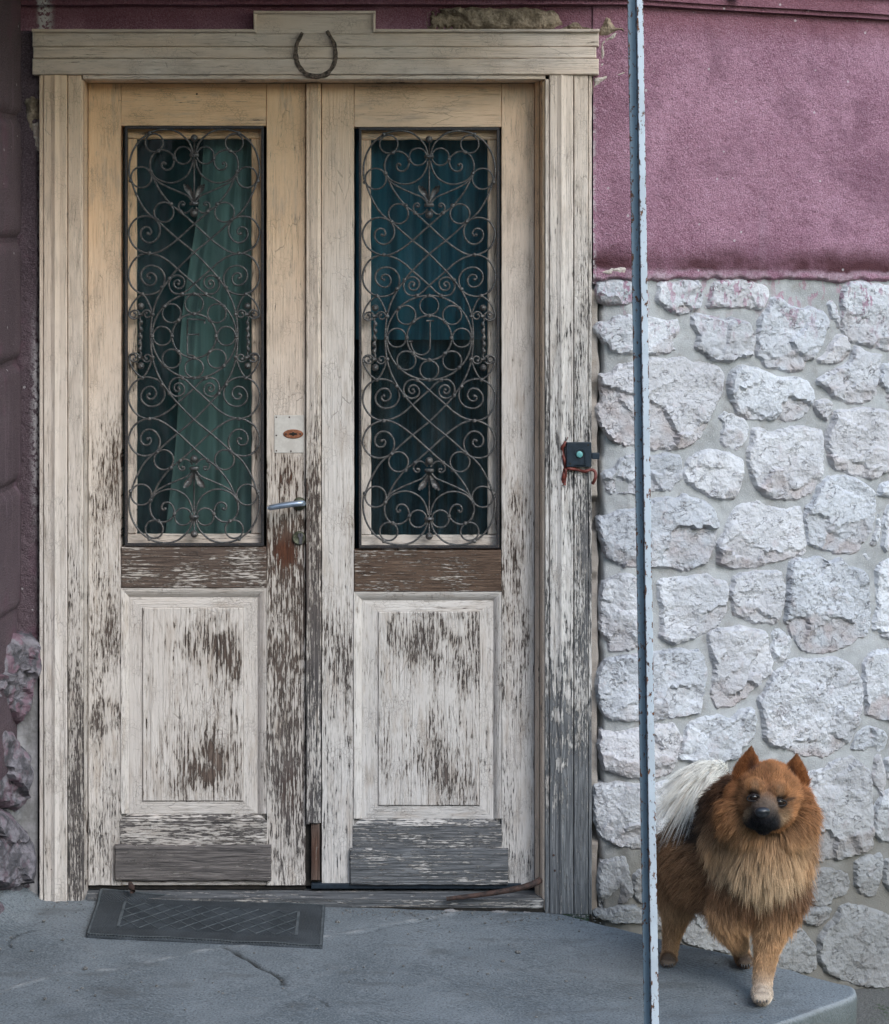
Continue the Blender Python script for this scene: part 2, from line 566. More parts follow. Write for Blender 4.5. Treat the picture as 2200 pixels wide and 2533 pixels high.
def mat_curtain(name, c1, c2):
    m = NT(name)
    P = m.pos()
    w = m.noise(m.vscale(P, (1, 1, 0.08)), 30, 3)
    weave = m.noise(P, 500, 2)
    col = m.mix(m.step(w, 0.35, 0.65), c1, c2)
    return m.done(col, 0.9, normal=m.bump(weave, 0.3, 0.001), spec=0.1)

def mat_rubber():
    m = NT('mat_rubber')
    P = m.pos()
    a = m.noise(P, 10, 5, 0.6)
    b = m.noise(P, 300, 3, 0.6)
    uv = m.attr('gc', 'Vector')
    s = m.sep(uv)
    rib = m.math('SINE', m.mul(s[0], 760))
    rib2 = m.math('SINE', m.mul(s[1], 620))
    bord = m.attr('wear')
    rr = m.math('MULTIPLY', rib, rib2)
    col = m.mix(m.step(a, 0.38, 0.66), (0.016, 0.021, 0.026), (0.038, 0.046, 0.054))
    dust = m.add(m.mul(m.step(b, 0.5, 0.7), 0.35), m.mul(m.mul(m.step(rr, -0.1, 0.6), bord), 0.3))
    col = m.mix(dust, col, (0.125, 0.135, 0.14))
    return m.done(col, 0.68, normal=m.bump(m.add(m.mul(m.mul(rr, bord), 0.8), m.mul(b, 0.5)), 0.8, 0.0022), spec=0.35)

MW = mat_painted_wood()
MI = mat_wrought_iron()
MGF = mat_grille_frame()
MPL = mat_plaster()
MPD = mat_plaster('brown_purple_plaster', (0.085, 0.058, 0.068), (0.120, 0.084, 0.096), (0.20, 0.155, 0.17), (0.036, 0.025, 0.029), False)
MST = mat_stone()
MMO = mat_mortar()
MCO = mat_concrete()
MGL = mat_glass()
MRUB = mat_rubber()
MRIDGE = mat_simple('mat_ridge_rubber', (0.045, 0.055, 0.060), (0.09, 0.10, 0.105), 40, 0.75)
MDARK = mat_simple('dark_gap', (0.012, 0.011, 0.010), (0.03, 0.026, 0.022), 30, 0.95)
MROCK = mat_simple('exposed_sandstone', (0.13, 0.098, 0.068), (0.35, 0.275, 0.20), 22, 0.95, bump=1.0, bdist=0.008)
MPATCH = mat_simple('lime_patch', (0.33, 0.27, 0.23), (0.52, 0.47, 0.43), 30, 0.95, bump=0.8, bdist=0.004)
MBARE = mat_simple('weathered_sill_wood', (0.085, 0.08, 0.078), (0.25, 0.24, 0.235), 30, 0.85, bump=0.6, bdist=0.002)
MRUST = mat_simple('rusty_iron', (0.030, 0.022, 0.020), (0.085, 0.05, 0.04), 60, 0.75, 0.2, 0.5)
MSTEEL = mat_simple('brushed_handle_metal', (0.25, 0.30, 0.38), (0.34, 0.39, 0.47), 60, 0.38, 0.75, 0.1)
MBRASS = mat_simple('tarnished_brass', (0.055, 0.06, 0.040), (0.13, 0.125, 0.085), 80, 0.55, 0.5, 0.3)
MCOPPER = mat_simple('rusty_keyhole_plate', (0.18, 0.062, 0.030), (0.30, 0.125, 0.07), 120, 0.6, 0.3, 0.4)
MBLACK = mat_simple('black_plastic', (0.012, 0.018, 0.026), (0.020, 0.030, 0.042), 60, 0.42, 0.0, 0.1)
MTEAL = mat_simple('teal_button_plastic', (0.10, 0.27, 0.27), (0.14, 0.34, 0.34), 60, 0.35, 0.0, 0.05)
MRED = mat_simple('red_tape', (0.075, 0.018, 0.014), (0.15, 0.036, 0.027), 90, 0.5, 0.0, 0.3)
MSHOE = mat_simple('horseshoe_rust', (0.030, 0.025, 0.021), (0.19, 0.14, 0.11), 110, 0.85, 0.1, 0.8, 0.003)
MWHITEPL = mat_simple('painted_metal_plate', (0.47, 0.43, 0.385), (0.56, 0.52, 0.47), 30, 0.5, 0.0, 0.15)
MROOM = mat_simple('hallway_wall', (0.10, 0.11, 0.11), (0.16, 0.17, 0.17), 3, 0.9)
MGREYL = mat_simple('lamp_grey', (0.30, 0.32, 0.34), (0.40, 0.42, 0.44), 20, 0.4, 0.2, 0.05)
# ================================================================== the setting
# ---------------------------------------------------------------- ground
def build_ground():
    vs, fs = [], []
    xs = [-300, -60, -12, -3, 0, 0.6, 0.9] + [1.0 + i * 0.05 for i in range(33)] + [3, 4, 12, 60, 300]
    ys = [-300, -60, -12, -5, -3, -1.6] + [-1.5 + i * 0.05 for i in range(46)] + [1.2, 3, 12, 60, 300]
    for y in ys:
        for x in xs:
            z = -0.30
            if 0.9 < x < 2.8 and -1.55 < y < 1:
                z += 0.015 * fbm((x, y, 0), 4, 4)
            vs.append((x, y, z))
    n = len(xs)
    for j in range(len(ys) - 1):
        for i in range(n - 1):
            fs.append((j * n + i, j * n + i + 1, (j + 1) * n + i + 1, (j + 1) * n + i))
    m = NT('soil_and_grass_ground')
    P = m.pos()
    a = m.noise(P, 3, 5)
    b = m.noise(P, 90, 4, 0.65)
    g = m.step(m.add(a, m.mul(m.sub(b, 0.5), 0.4)), 0.47, 0.58)
    col = m.mix(g, m.mix(b, (0.10, 0.095, 0.085), (0.17, 0.165, 0.155)), m.mix(b, (0.02, 0.04, 0.012), (0.045, 0.08, 0.025)))
    mat = m.done(col, 0.95, normal=m.bump(b, 0.8, 0.01), spec=0.1)
    o = mk('ground', vs, fs, mat, smooth=True)
    kind(o, 'structure')
build_ground()

# ---------------------------------------------------------------- porch slab
CRACKS = [
    [(551, 2343), (575, 2352), (596, 2366), (622, 2378), (640, 2393), (668, 2404), (686, 2413), (697, 2422), (698, 2436)],
    [(762, 2461), (790, 2473), (815, 2490)],
    [(30, 2345), (20, 2330), (45, 2312), (80, 2300)],
    [(860, 2312), (905, 2310), (960, 2292), (1010, 2285), (1060, 2276), (1100, 2262)],
]
PALES = [
    [(0, 2452), (60, 2436), (130, 2416), (215, 2402), (300, 2395), (420, 2370), (500, 2353), (560, 2345), (620, 2338)],
    [(800, 2318), (880, 2306), (940, 2290), (1010, 2278), (1075, 2268), (1120, 2258)],
]
def build_slab():
    def xr(Y):
        if Y > -0.62:
            return 0.5 + (-0.06 - Y) * 1.118
        return 1.126 + (Y + 0.62) * 1.157
    NXs, NYs = 430, 230
    Y0, Y1 = 0.12, -1.45
    cr = []
    for k, pl in enumerate(CRACKS):
        pts = [slab_hit(*p) for p in catmull(pl, 8)]
        cr.append((np.array([[p.x, p.y] for p in pts]), (0.0048, 0.003, 0.0035, 0.0035)[k], (1.0, 0.5, 0.6, 0.35)[k]))
    pa = [np.array([[p.x, p.y] for p in (slab_hit(*q) for q in catmull(pl, 12))]) for pl in PALES]
    Yv = np.linspace(Y0, Y1, NYs)
    G = np.zeros((NYs, NXs, 2))
    for j, Y in enumerate(Yv):
        r = xr(Y)
        # round the outer corner
        d = abs(Y + 0.62)
        r -= 0.035 * max(0.0, 1 - d / 0.05) ** 2
        G[j, :, 0] = np.linspace(-1.75, r, NXs)
        G[j, :, 1] = Y
    P2 = G.reshape(-1, 2)
    def polydist(P, L):
        best = np.full(len(P), 9.0)
        for a, b in zip(L[:-1], L[1:]):
            ab = b - a
            t = np.clip(((P - a) @ ab) / (ab @ ab + 1e-12), 0, 1)
            best = np.minimum(best, np.linalg.norm(P - (a + t[:, None] * ab), axis=1))
        return best
    crack = np.zeros(len(P2)); pale = np.zeros(len(P2))
    for L, w, amt in cr:
        d = polydist(P2, L)
        crack = np.maximum(crack, np.clip(1.6 - d / w, 0, 1) * amt)
    for L in pa:
        d = polydist(P2, L)
        pale = np.maximum(pale, np.clip(1 - d / 0.012, 0, 1))
    vs, pl_, ck_, dp_ = [], [], [], []
    for i, (x, y) in enumerate(P2):
        z = slab_z(x) + 0.004 * fbm((x, y, 0.3), 3, 3.0)
        edge = (i % NXs) / (NXs - 1)
        n = noise.noise(Vector((x * 30, y * 30, 2)))
        c = crack[i] * (0.6 + 0.7 * (n + 0.5))
        p = pale[i] * max(0.0, 0.35 + 1.3 * noise.noise(Vector((x * 22, y * 22, 7))))
        z -= 0.008 * min(1, max(0, c))
        z += 0.003 * p
        if x < -0.98:                      # mortar fillet against the side wall
            z += 0.10 * sstep(-0.98, -1.15, x) * sstep(-0.35, 0.0, y) + 0.0
        vs.append([x, y, z]); ck_.append(min(1, max(0, c))); pl_.append(min(1.0, p * 0.8)); dp_.append(0.0)
    fs = []
    for j in range(NYs - 1):
        for i in range(NXs - 1):
            a = j * NXs + i
            fs.append((a, a + NXs, a + NXs + 1, a + 1))
    # rounded lip and outer face along the right-hand edge, worn
    prev = [j * NXs + NXs - 1 for j in range(NYs)]
    prof = [(0.004, -0.0012), (0.008, -0.005), (0.010, -0.012), (0.010, -0.06), (0.010, -0.12), (0.010, -0.22), (0.012, -0.34)]
    for k, (dx, dz) in enumerate(prof):
        cur = []
        for j, Y in enumerate(Yv):
            b = vs[prev[j]] if k == 0 else None
            base = vs[j * NXs + NXs - 1]
            nx, ny = (0.745, 0.667) if Y > -0.60 else ((1.0, 0.0) if Y > -0.64 else (0.654, -0.757))
            w = 0.006 * fbm((base[0] * 1.0, base[1], dz), 3, 14)
            cur.append(len(vs))
            vs.append([base[0] + nx * (dx + w * 0.6), base[1] + ny * (dx + w * 0.6), base[2] + dz + w * 0.4])
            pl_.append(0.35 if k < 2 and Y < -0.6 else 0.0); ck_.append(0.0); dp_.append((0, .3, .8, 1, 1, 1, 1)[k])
        for j in range(NYs - 1):
            fs.append((prev[j], prev[j + 1], cur[j + 1], cur[j]))
        prev = cur
    o = mk('porch_floor', vs, fs, MCO, attrs={'crack': ck_, 'pale': pl_, 'face_dark': dp_}, smooth=True)
    kind(o, 'structure')
build_slab()

# ---------------------------------------------------------------- the house front
house = thing('house_front', 'old house front of purple plaster above rough white stone masonry', 'house', (0.8, 0.03, 0))

def wall_grid(name, x0, x1, y0, y1, step, mat, disp, parent, off=0.0):
    nx = max(2, int((x1 - x0) / step) + 1); ny = max(2, int((y1 - y0) / step) + 1)
    vs, fs = [], []
    for j in range(ny):
        for i in range(nx):
            x = x0 + (x1 - x0) * i / (nx - 1); y = y0 + (y1 - y0) * j / (ny - 1)
            p, n = wall_hit(x, y)
            vs.append(p + n * (off + disp(x, y, p)))
    for j in range(ny - 1):
        for i in range(nx - 1):
            a = j * nx + i
            fs.append((a, a + nx, a + nx + 1, a + 1))
    return mk(name, vs, fs, mat, parent, smooth=True)

def plaster_disp(x, y, p):
    yb = 668 + 6 * noise.noise(Vector((x * 0.02, 0, 0))) + 10 * noise.noise(Vector((x * 0.006, 3, 0)))
    w = 0.010 + 0.0016 * noise.noise(p * 140) + 0.0022 * noise.noise(p * 45) + 0.004 * noise.noise(p * 6)
    w += 0.003 * sstep(yb - 20, yb + 20, y) - 0.02 * sstep(yb + 20 + 10 * noise.noise(Vector((x * .05, 1, 0))), yb + 27, y)
    return w
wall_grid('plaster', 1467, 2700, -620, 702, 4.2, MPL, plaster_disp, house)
# plaster above the lintel and the narrow strip left of the casing
def plaster_disp2(x, y, p):
    return 0.004 + 0.0016 * noise.noise(p * 140) + 0.0022 * noise.noise(p * 45) + 0.003 * noise.noise(p * 6)
wall_grid('plaster', 40, 1468.5, -620, 76, 5, MPL, plaster_disp2, house)
def strip_disp(x, y, p):
    e = 0.012 * noise.noise(Vector((0, 0, p.z * 9)))
    return 0.002 + 0.0016 * noise.noise(p * 140) + 0.003 * noise.noise(p * 40) - 0.03 * sstep(88 + 400 * e, 99, x)
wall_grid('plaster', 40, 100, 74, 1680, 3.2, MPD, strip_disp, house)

# mortar bed behind the stones
def mortar_disp(x, y, p):
    w = -0.003 + 0.005 * noise.noise(p * 9) + 0.0028 * noise.noise(p * 38) + 0.0012 * noise.noise(p * 120)
    xe = 1488 + 9 * noise.noise(Vector((0, 5, p.z * 7))) + 5 * noise.noise(Vector((0, 1, p.z * 24)))
    return w - 0.055 * (1 - sstep(xe - 5, xe + 5, x))
wall_grid('mortar', 1462, 2700, 686, 2640, 6.5, MMO, mortar_disp, house)
# pale rendered strip between casing and stones
def jamb_disp(x, y, p):
    xe = 1482 + 7 * noise.noise(Vector((0, 9, p.z * 5))) + 4 * noise.noise(Vector((0, 2, p.z * 19)))
    n = noise.noise(Vector((0, 4, p.z * 6)))
    return -0.006 + 0.003 * noise.noise(p * 40) - 0.07 * sstep(xe - 3, xe + 4, x) - 0.05 * sstep(0.15, 0.3, n)
wall_grid('render_strip', 1464, 1492, 690, 2275, 3.5, MMO, jamb_disp, house)

# cornice: three stacked mouldings running along the front and round the bend
def cornice(name, y0, y1, w):
    vs, fs = [], []
    xs = list(range(40, 2720, 20))
    for x in xs:
        for (y, ww) in ((y0, -0.01), (y0, w), (y1, w), (y1, -0.01)):
            # height is level on the wall: use the height at the bend
            t = (D + WALLY) / D
            z = ZC - (y - CY) / S * t
            p, n = wall_hit(x, y)
            p.z = z
            q = p + n * (ww + 0.0015 * noise.noise(p * 30))
            q.z += 0.002 * noise.noise(p * 7)
            vs.append(q)
    for i in range(len(xs) - 1):
        for k in range(3):
            a = i * 4 + k
            fs.append((a, a + 1, a + 5, a + 4))
    return mk(name, vs, fs, MPL, house, smooth=False)
cornice('cornice_moulding', -40, 3, 0.038)
cornice('cornice_moulding', -30, 14, 0.028)
cornice('cornice_moulding', -300, -42, 0.06)

# ---------------------------------------------------------------- stones
REG = {1: (1460, 680, 4.297), 2: (1820, 680, 4.297), 3: (1460, 1140, 4.297), 4: (1820, 1140, 4.297),
       5: (1460, 1600, 4.297), 6: (1820, 1600, 4.297), 7: (1820, 2053, 4.297), 8: (1440, 2040, 4.185), 0: (0, 1500, 2.5788)}
STONES = [
 (1, .8, [(100,60),(250,65),(340,75),(440,65),(530,80),(545,260),(450,300),(340,290),(215,310),(120,290),(85,200)]),
 (1, 1, [(735,80),(850,75),(940,100),(1010,60),(1150,75),(1170,180),(1180,300),(1110,360),(1010,405),(930,400),(840,350),(720,285),(710,240),(730,160)]),
 (1, 1, [(1380,65),(1640,70),(1810,100),(1867,160),(1867,270),(1817,368),(1727,350),(1547,335),(1420,335),(1270,350),(1260,300),(1310,210),(1330,100)]),
 (1, 1, [(200,500),(330,430),(440,440),(640,470),(830,490),(920,460),(930,560),(880,680),(850,700),(900,780),(880,820),(700,830),(560,820),(380,830),(250,800),(165,720),(70,620),(60,560),(110,500)]),
 (1, 1.1, [(1095,440),(1180,425),(1290,460),(1410,490),(1460,470),(1560,490),(1660,510),(1700,600),(1720,740),(1715,850),(1600,860),(1480,910),(1300,895),(1230,840),(1140,750),(1160,650),(1090,540)]),
 (1, 1.1, [(320,970),(470,950),(640,900),(960,895),(1080,940),(1240,960),(1330,980),(1405,1050),(1400,1150),(1370,1300),(1290,1450),(1220,1620),(1170,1700),(1060,1790),(960,1830),(780,1840),(480,1830),(350,1800),(230,1740),(130,1600),(75,1400),(150,1330),(110,1060),(250,1050)]),
 (2, 1.2, [(390,260),(480,260),(560,330),(680,390),(760,350),(900,380),(950,450),(980,540),(930,620),(910,730),(860,800),(800,895),(740,870),(740,970),(660,1015),(560,1000),(400,985),(300,930),(235,850),(245,650),(250,500),(330,400)]),
 (2, .7, [(975,320),(1020,280),(1060,350),(1100,450),(1115,560),(1080,540),(1000,400)]),
 (2, 1.2, [(1140,170),(1200,80),(1400,90),(1633,130),(1850,140),(1900,500),(1850,800),(1600,790),(1450,750),(1210,680),(1160,600),(1140,400),(1130,280)]),
 (2, .8, [(1080,655),(1170,655),(1195,750),(1190,840),(1130,890),(1050,920),(910,945),(880,870),(960,840),(1030,740)]),
 (2, 1, [(1270,775),(1400,830),(1550,860),(1510,960),(1490,1130),(1430,1320),(1290,1350),(1160,1340),(1010,1260),(980,1180),(900,1170),(885,1100),(1030,1020),(1110,1010),(1200,970),(1230,880)]),
 (2, 1, [(1570,960),(1800,940),(1860,1100),(1820,1340),(1550,1330),(1525,1230),(1550,1100)]),
 (2, 1.1, [(0,1010),(110,970),(250,1010),(430,1100),(490,1110),(620,1090),(730,1120),(780,1210),(820,1270),(780,1400),(700,1510),(560,1560),(400,1520),(250,1530),(130,1530),(20,1460),(-60,1280),(-70,1140),(-30,1040)]),
 (2, .7, [(850,1345),(950,1345),(1020,1370),(1000,1460),(970,1545),(900,1490),(855,1450)]),
 (1, .9, [(1380,1520),(1430,1470),(1547,1500),(1650,1560),(1677,1620),(1650,1740),(1580,1840),(1510,1850),(1410,1800),(1405,1680),(1430,1600)]),
 (2, 1.1, [(180,1660),(290,1625),(370,1700),(520,1650),(700,1625),(850,1650),(915,1670),(920,1850),(915,2060),(880,2180),(800,2300),(660,2385),(540,2375),(430,2375),(340,2350),(220,2230),(160,2060),(140,1900),(175,1780)]),
 (2, 1.2, [(1060,1440),(1210,1450),(1400,1430),(1720,1490),(1850,1500),(1880,1800),(1800,2090),(1560,2080),(1500,2165),(1420,2150),(1290,2127),(1090,2070),(1000,1950),(980,1760),(1010,1630),(1040,1560)]),
 (3, 1, [(190,90),(290,60),(340,-20),(460,-60),(640,-32),(820,-67),(940,-47),(955,80),(965,190),(890,230),(870,300),(650,320),(480,340),(230,345),(190,320),(160,230),(140,130)]),
 (3, 1, [(1030,60),(1060,-20),(1150,-60),(1230,-100),(1400,-80),(1500,-70),(1610,0),(1600,150),(1580,260),(1550,370),(1420,400),(1300,375),(1200,320),(1100,270),(1020,200),(1012,130)]),
 (3, 1.2, [(165,600),(320,530),(430,520),(560,510),(660,430),(800,410),(900,420),(970,370),(1060,400),(1200,430),(1290,510),(1330,640),(1330,780),(1300,890),(1250,1000),(1220,1090),(1120,1120),(960,1170),(850,1110),(660,1120),(430,1140),(330,1100),(190,1010),(150,900),(100,740),(100,620)]),
 (4, 1.2, [(0,520),(100,470),(240,440),(310,500),(480,520),(670,490),(700,640),(720,800),(720,970),(540,1030),(350,1080),(200,1120),(0,1140),(-80,1120),(-180,1090),(-170,950),(-190,850),(-100,740),(-60,620)]),
 (4, 1.2, [(870,290),(1000,170),(1180,170),(1350,250),(1450,330),(1455,580),(1420,730),(1330,880),(1280,970),(1100,975),(920,930),(790,860),(780,760),(750,620),(760,500),(840,420)]),
 (4, .9, [(1500,360),(1560,250),(1720,200),(1900,220),(1900,370),(1600,375)]),
 (4, .7, [(1520,550),(1545,640),(1530,780),(1490,930),(1460,1040),(1440,1060),(1340,980),(1400,920),(1460,830),(1490,650)]),
 (4, 1, [(1620,500),(1720,480),(1900,500),(1900,930),(1720,960),(1600,960),(1560,870),(1590,780),(1580,660)]),
 (3, 1, [(140,1300),(250,1240),(320,1215),(440,1230),(520,1290),(540,1500),(550,1800),(540,1950),(400,2000),(200,2010),(190,1900),(120,1800),(130,1600),(110,1450)]),
 (3, 1.1, [(720,1310),(800,1265),(1000,1255),(1100,1240),(1240,1220),(1300,1270),(1430,1290),(1445,1420),(1430,1600),(1370,1720),(1200,1830),(1030,1900),(900,1930),(750,1860),(780,1700),(760,1560),(740,1420)]),
 (4, 1, [(-30,1250),(100,1200),(240,1190),(400,1180),(480,1200),(500,1300),(510,1480),(470,1620),(420,1730),(340,1720),(200,1700),(60,1640),(0,1640),(-10,1500),(-60,1420),(-20,1330)]),
 (4, 2.2, [(580,1090),(660,1045),(780,1060),(930,1040),(1000,1110),(1100,1040),(1200,1150),(1300,1155),(1370,1200),(1395,1350),(1410,1600),(1400,1800),(1300,1900),(1150,1970),(950,2030),(800,2040),(700,1990),(600,1850),(530,1690),(550,1550),(570,1330),(570,1200)]),
 (4, 1, [(1500,1130),(1620,1060),(1720,1040),(1900,1060),(1900,1780),(1720,1790),(1560,1800),(1460,1780),(1470,1700),(1510,1580),(1520,1400),(1490,1250)]),
 (4, .9, [(1560,1830),(1720,1810),(1880,1820),(1880,1920),(1610,1890)]),
 (5, 1.1, [(1260,-110),(1340,-180),(1480,-190),(1647,-195),(1747,-160),(1857,-150),(1887,0),(1917,150),(1917,280),(1797,360),(1677,500),(1547,600),(1440,650),(1330,630),(1290,500),(1310,350),(1330,200),(1290,60)]),
 (6, .8, [(400,-150),(460,-170),(520,-130),(580,-60),(570,60),(530,130),(450,165),(415,120),(410,20)]),
 (6, 1.7, [(560,170),(630,130),(760,150),(900,140),(1030,130),(1150,160),(1250,230),(1310,350),(1340,500),(1320,680),(1280,850),(1200,990),(1080,1090),(920,1180),(820,1150),(700,1150),(560,1080),(380,1040),(310,960),(310,830),(290,700),(240,560),(310,470),(360,370),(440,280),(530,230)]),
 (6, 1, [(1370,180),(1440,70),(1560,50),(1720,40),(1900,60),(1900,780),(1720,780),(1560,760),(1390,700),(1400,600),(1360,500),(1370,330)]),
 (6, .9, [(1310,930),(1400,870),(1480,880),(1590,930),(1590,1060),(1540,1100),(1420,1105),(1300,1080),(1240,1100),(1270,1030)]),
 (5, 1.1, [(120,230),(210,130),(330,110),(520,100),(720,60),(900,30),(1020,50),(1130,40),(1190,100),(1215,250),(1220,340),(1190,500),(1160,620),(1150,700),(1010,720),(850,740),(700,760),(400,780),(220,770),(120,650),(90,500),(80,400)]),
 (5, 1, [(130,900),(280,920),(420,910),(540,880),(700,840),(860,820),(930,890),(950,1000),(910,1100),(905,1220),(850,1320),(750,1370),(650,1390),(470,1390),(330,1340),(170,1310),(130,1200),(110,1050)]),
 (5, 1.2, [(1020,890),(1100,800),(1250,760),(1350,740),(1470,790),(1560,680),(1700,650),(1740,720),(1730,900),(1690,1020),(1600,1080),(1560,1170),(1400,1220),(1150,1225),(980,1190),(960,1120),(1000,1000)]),
 (5, 1.1, [(60,1480),(330,1455),(500,1470),(640,1500),(800,1440),(960,1490),(1100,1560),(1150,1700),(1100,1900),(950,1980),(900,2060),(760,2130),(640,2140),(450,2130),(250,2090),(120,1990),(60,1850),(50,1600)]),
 (6, 1.1, [(750,1350),(900,1330),(1030,1250),(1200,1170),(1250,1200),(1330,1270),(1420,1320),(1430,1500),(1445,1700),(1440,2000),(1430,2127),(1250,2197),(1100,2247),(900,2267),(700,2200),(680,1800),(700,1500)]),
 (6, .7, [(1475,1180),(1560,1180),(1570,1300),(1590,1430),(1560,1500),(1590,1560),(1530,1600),(1510,1500),(1480,1380)]),
 (6, .8, [(1620,1200),(1720,1180),(1850,1190),(1850,1420),(1620,1400)]),
 (6, 1.1, [(1500,1680),(1600,1560),(1720,1500),(1880,1510),(1880,2050),(1720,2060),(1550,2060),(1480,1960),(1490,1800)]),
 (7, 1, [(810,440),(930,420),(1110,440),(1190,490),(1195,600),(1150,690),(1040,720),(1010,780),(860,800),(810,740),(760,640),(790,530)]),
 (7, 1, [(1280,340),(1400,300),(1490,290),(1510,240),(1560,310),(1545,450),(1510,560),(1500,680),(1400,690),(1310,660),(1285,550),(1275,430)]),
 (7, 1, [(1600,330),(1720,310),(1880,330),(1880,640),(1640,640),(1590,560)]),
 (7, 1.4, [(1110,830),(1200,810),(1350,830),(1500,880),(1633,940),(1800,1000),(1850,1300),(1800,1640),(1550,1660),(1350,1640),(1180,1600),(960,1520),(890,1350),(900,1150),(1000,1020),(1080,950)]),
 (7, 1.1, [(380,1060),(600,1040),(700,1080),(780,1180),(830,1260),(850,1400),(840,1480),(700,1520),(500,1480),(380,1450),(330,1250)]),
 (7, .9, [(720,870),(860,830),(1000,830),(980,920),(900,1000),(780,1000),(700,950)]),
 (8, 1, [(210,400),(330,370),(450,340),(470,450),(480,560),(520,700),(460,780),(300,850),(200,830),(190,650),(190,500)]),
 (8, .9, [(540,530),(620,480),(800,500),(900,700),(860,800),(760,830),(600,800),(540,700)]),
 (8, 1.1, [(130,880),(300,870),(520,830),(620,900),(600,1020),(450,1010),(250,990),(140,960)]),
 (8, 1.1, [(1080,1060),(1200,960),(1350,1000),(1420,1150),(1540,1250),(1500,1320),(1300,1290),(1100,1230),(1020,1180)]),
 (8, .9, [(640,880),(800,850),(900,950),(870,1080),(700,1090),(630,1040)]),
]
from mathutils.geometry import delaunay_2d_cdt
def stone_mesh(poly, hit, prot, seed, N=None, RG=None, back=0.05, pitted=0.0, jit=2.2, chip=1.0, grid=6.5, grow=0.0, bev=17.0):
    rnd = random.Random(seed)
    pts = [Vector((x, y, 0)) for x, y in poly]
    n0 = len(pts)
    so = Vector((seed * 1.37, seed * 0.71, seed * 2.3))
    out = []
    for i in range(n0):
        a, b = pts[i], pts[(i + 1) % n0]
        m_ = max(1, int((b - a).length / (grid * 0.8)))
        for k in range(m_):
            out.append(a.lerp(b, k / m_))
    # ease the corners a little, then roughen
    for _ in range(1):
        out = [(out[k - 1] + out[k] * 2 + out[(k + 1) % len(out)]) / 4 for k in range(len(out))]
    N_ = len(out)
    for k in range(N_):
        q = out[k] * 0.05 + so
        out[k] = out[k] + Vector((noise.noise(q), noise.noise(q + Vector((9, 9, 9))), 0)) * jit * 1.8 \
            + Vector((noise.noise(q * 3.5), noise.noise(q * 3.5 + Vector((5, 1, 3))), 0)) * jit
    c = sum(out, Vector()) / N_
    out = [c + (p - c) * (1 + grow / max(10.0, (p - c).length)) for p in out]
    O = np.array([[p.x, p.y] for p in out])
    size = float(np.mean(np.linalg.norm(O - [c.x, c.y], axis=1)))
    x0, y0 = O.min(0); x1, y1 = O.max(0)
    cand = []
    nx = int((x1 - x0) / grid) + 1; ny = int((y1 - y0) / grid) + 1
    for j in range(ny + 1):
        for i in range(nx + 1):
            cand.append((x0 + (i + 0.5 * (j % 2)) * grid + rnd.uniform(-.32, .32) * grid, y0 + j * grid + rnd.uniform(-.32, .32) * grid))
    C = np.array(cand)
    inside = np.zeros(len(C), bool)
    A, B = O, np.roll(O, -1, 0)
    mind = np.full(len(C), 1e9)
    for a, b in zip(A, B):
        cond = ((a[1] > C[:, 1]) != (b[1] > C[:, 1]))
        with np.errstate(divide='ignore', invalid='ignore'):
            xi = (b[0] - a[0]) * (C[:, 1] - a[1]) / (b[1] - a[1]) + a[0]
        inside ^= cond & (C[:, 0] < xi)
        ab = b - a
        t = np.clip(((C - a) @ ab) / (ab @ ab + 1e-9), 0, 1)
        mind = np.minimum(mind, np.linalg.norm(C - (a + t[:, None] * ab), axis=1))
    keep = inside & (mind > grid * 0.45)
    C, mind = C[keep], mind[keep]
    P2 = [Vector((p[0], p[1])) for p in O] + [Vector((p[0], p[1])) for p in C]
    ed = [(k, (k + 1) % N_) for k in range(N_)]
    vo, eo, fo, ov, _, _ = delaunay_2d_cdt(P2, ed, [], 1, 1e-4)
    dist = {}
    K = max(4, int(size / 11))
    cells = []
    for _ in range(K):
        a, r = rnd.uniform(0, 6.283), size * math.sqrt(rnd.random()) * 1.15
        p = c + Vector((math.cos(a) * r, math.sin(a) * r, 0))
        low = sstep(0.15, 0.9, (p.y - c.y) / size)
        rim = sstep(0.45, 0.95, r / size)
        act = (0.30 + 0.8 * low + 0.35 * rim) * chip
        cells.append((p, Vector((rnd.gauss(0, 1), rnd.gauss(0, 1) - 1.2 * low, 0)) * 0.10 * act, (rnd.gauss(0, 0.0035) - 0.007 * low) * act, low))
    CC = np.array([[q[0].x, q[0].y] for q in cells])
    V2 = np.array([[v.x, v.y] for v in vo])
    dd = np.full(len(V2), 1e9)
    for a, b in zip(A, B):
        ab = b - a
        t = np.clip(((V2 - a) @ ab) / (ab @ ab + 1e-9), 0, 1)
        dd = np.minimum(dd, np.linalg.norm(V2 - (a + t[:, None] * ab), axis=1))
    vs, ch = [], []
    for vi, v in enumerate(vo):
        px = Vector((v.x, v.y, 0))
        e = min(1.0, dd[vi] / bev)
        w = -0.006 + (prot + 0.006) * (1 - (1 - e) ** 2.2)
        q = px / S + so
        wq = px + Vector((noise.noise(q * 40), noise.noise(q * 40 + Vector((3, 3, 3))), 0)) * 7
        bi = int(np.argmin(((CC - [wq.x, wq.y]) ** 2).sum(1)))
        cc = cells[bi]
        w += e * ((cc[1].x * (px.x - cc[0].x) + cc[1].y * (px.y - cc[0].y)) / S + cc[2])
        low = sstep(0.1, 0.9, (px.y - c.y) / size)
        w += e * (0.005 * noise.noise(q * 22) + (0.002 + .004 * low) * noise.noise(q * 62) * chip + 0.0016 * noise.noise(q * 140))
        w -= e * 0.010 * chip * sstep(0.18, 0.5, noise.noise(q * 17 + Vector((4, 8, 1)))) * (0.35 + low)
        if pitted > 0:
            w -= e * 0.005 * max(0, noise.noise(q * 150)) * pitted
        p, n = hit(px.x, px.y)
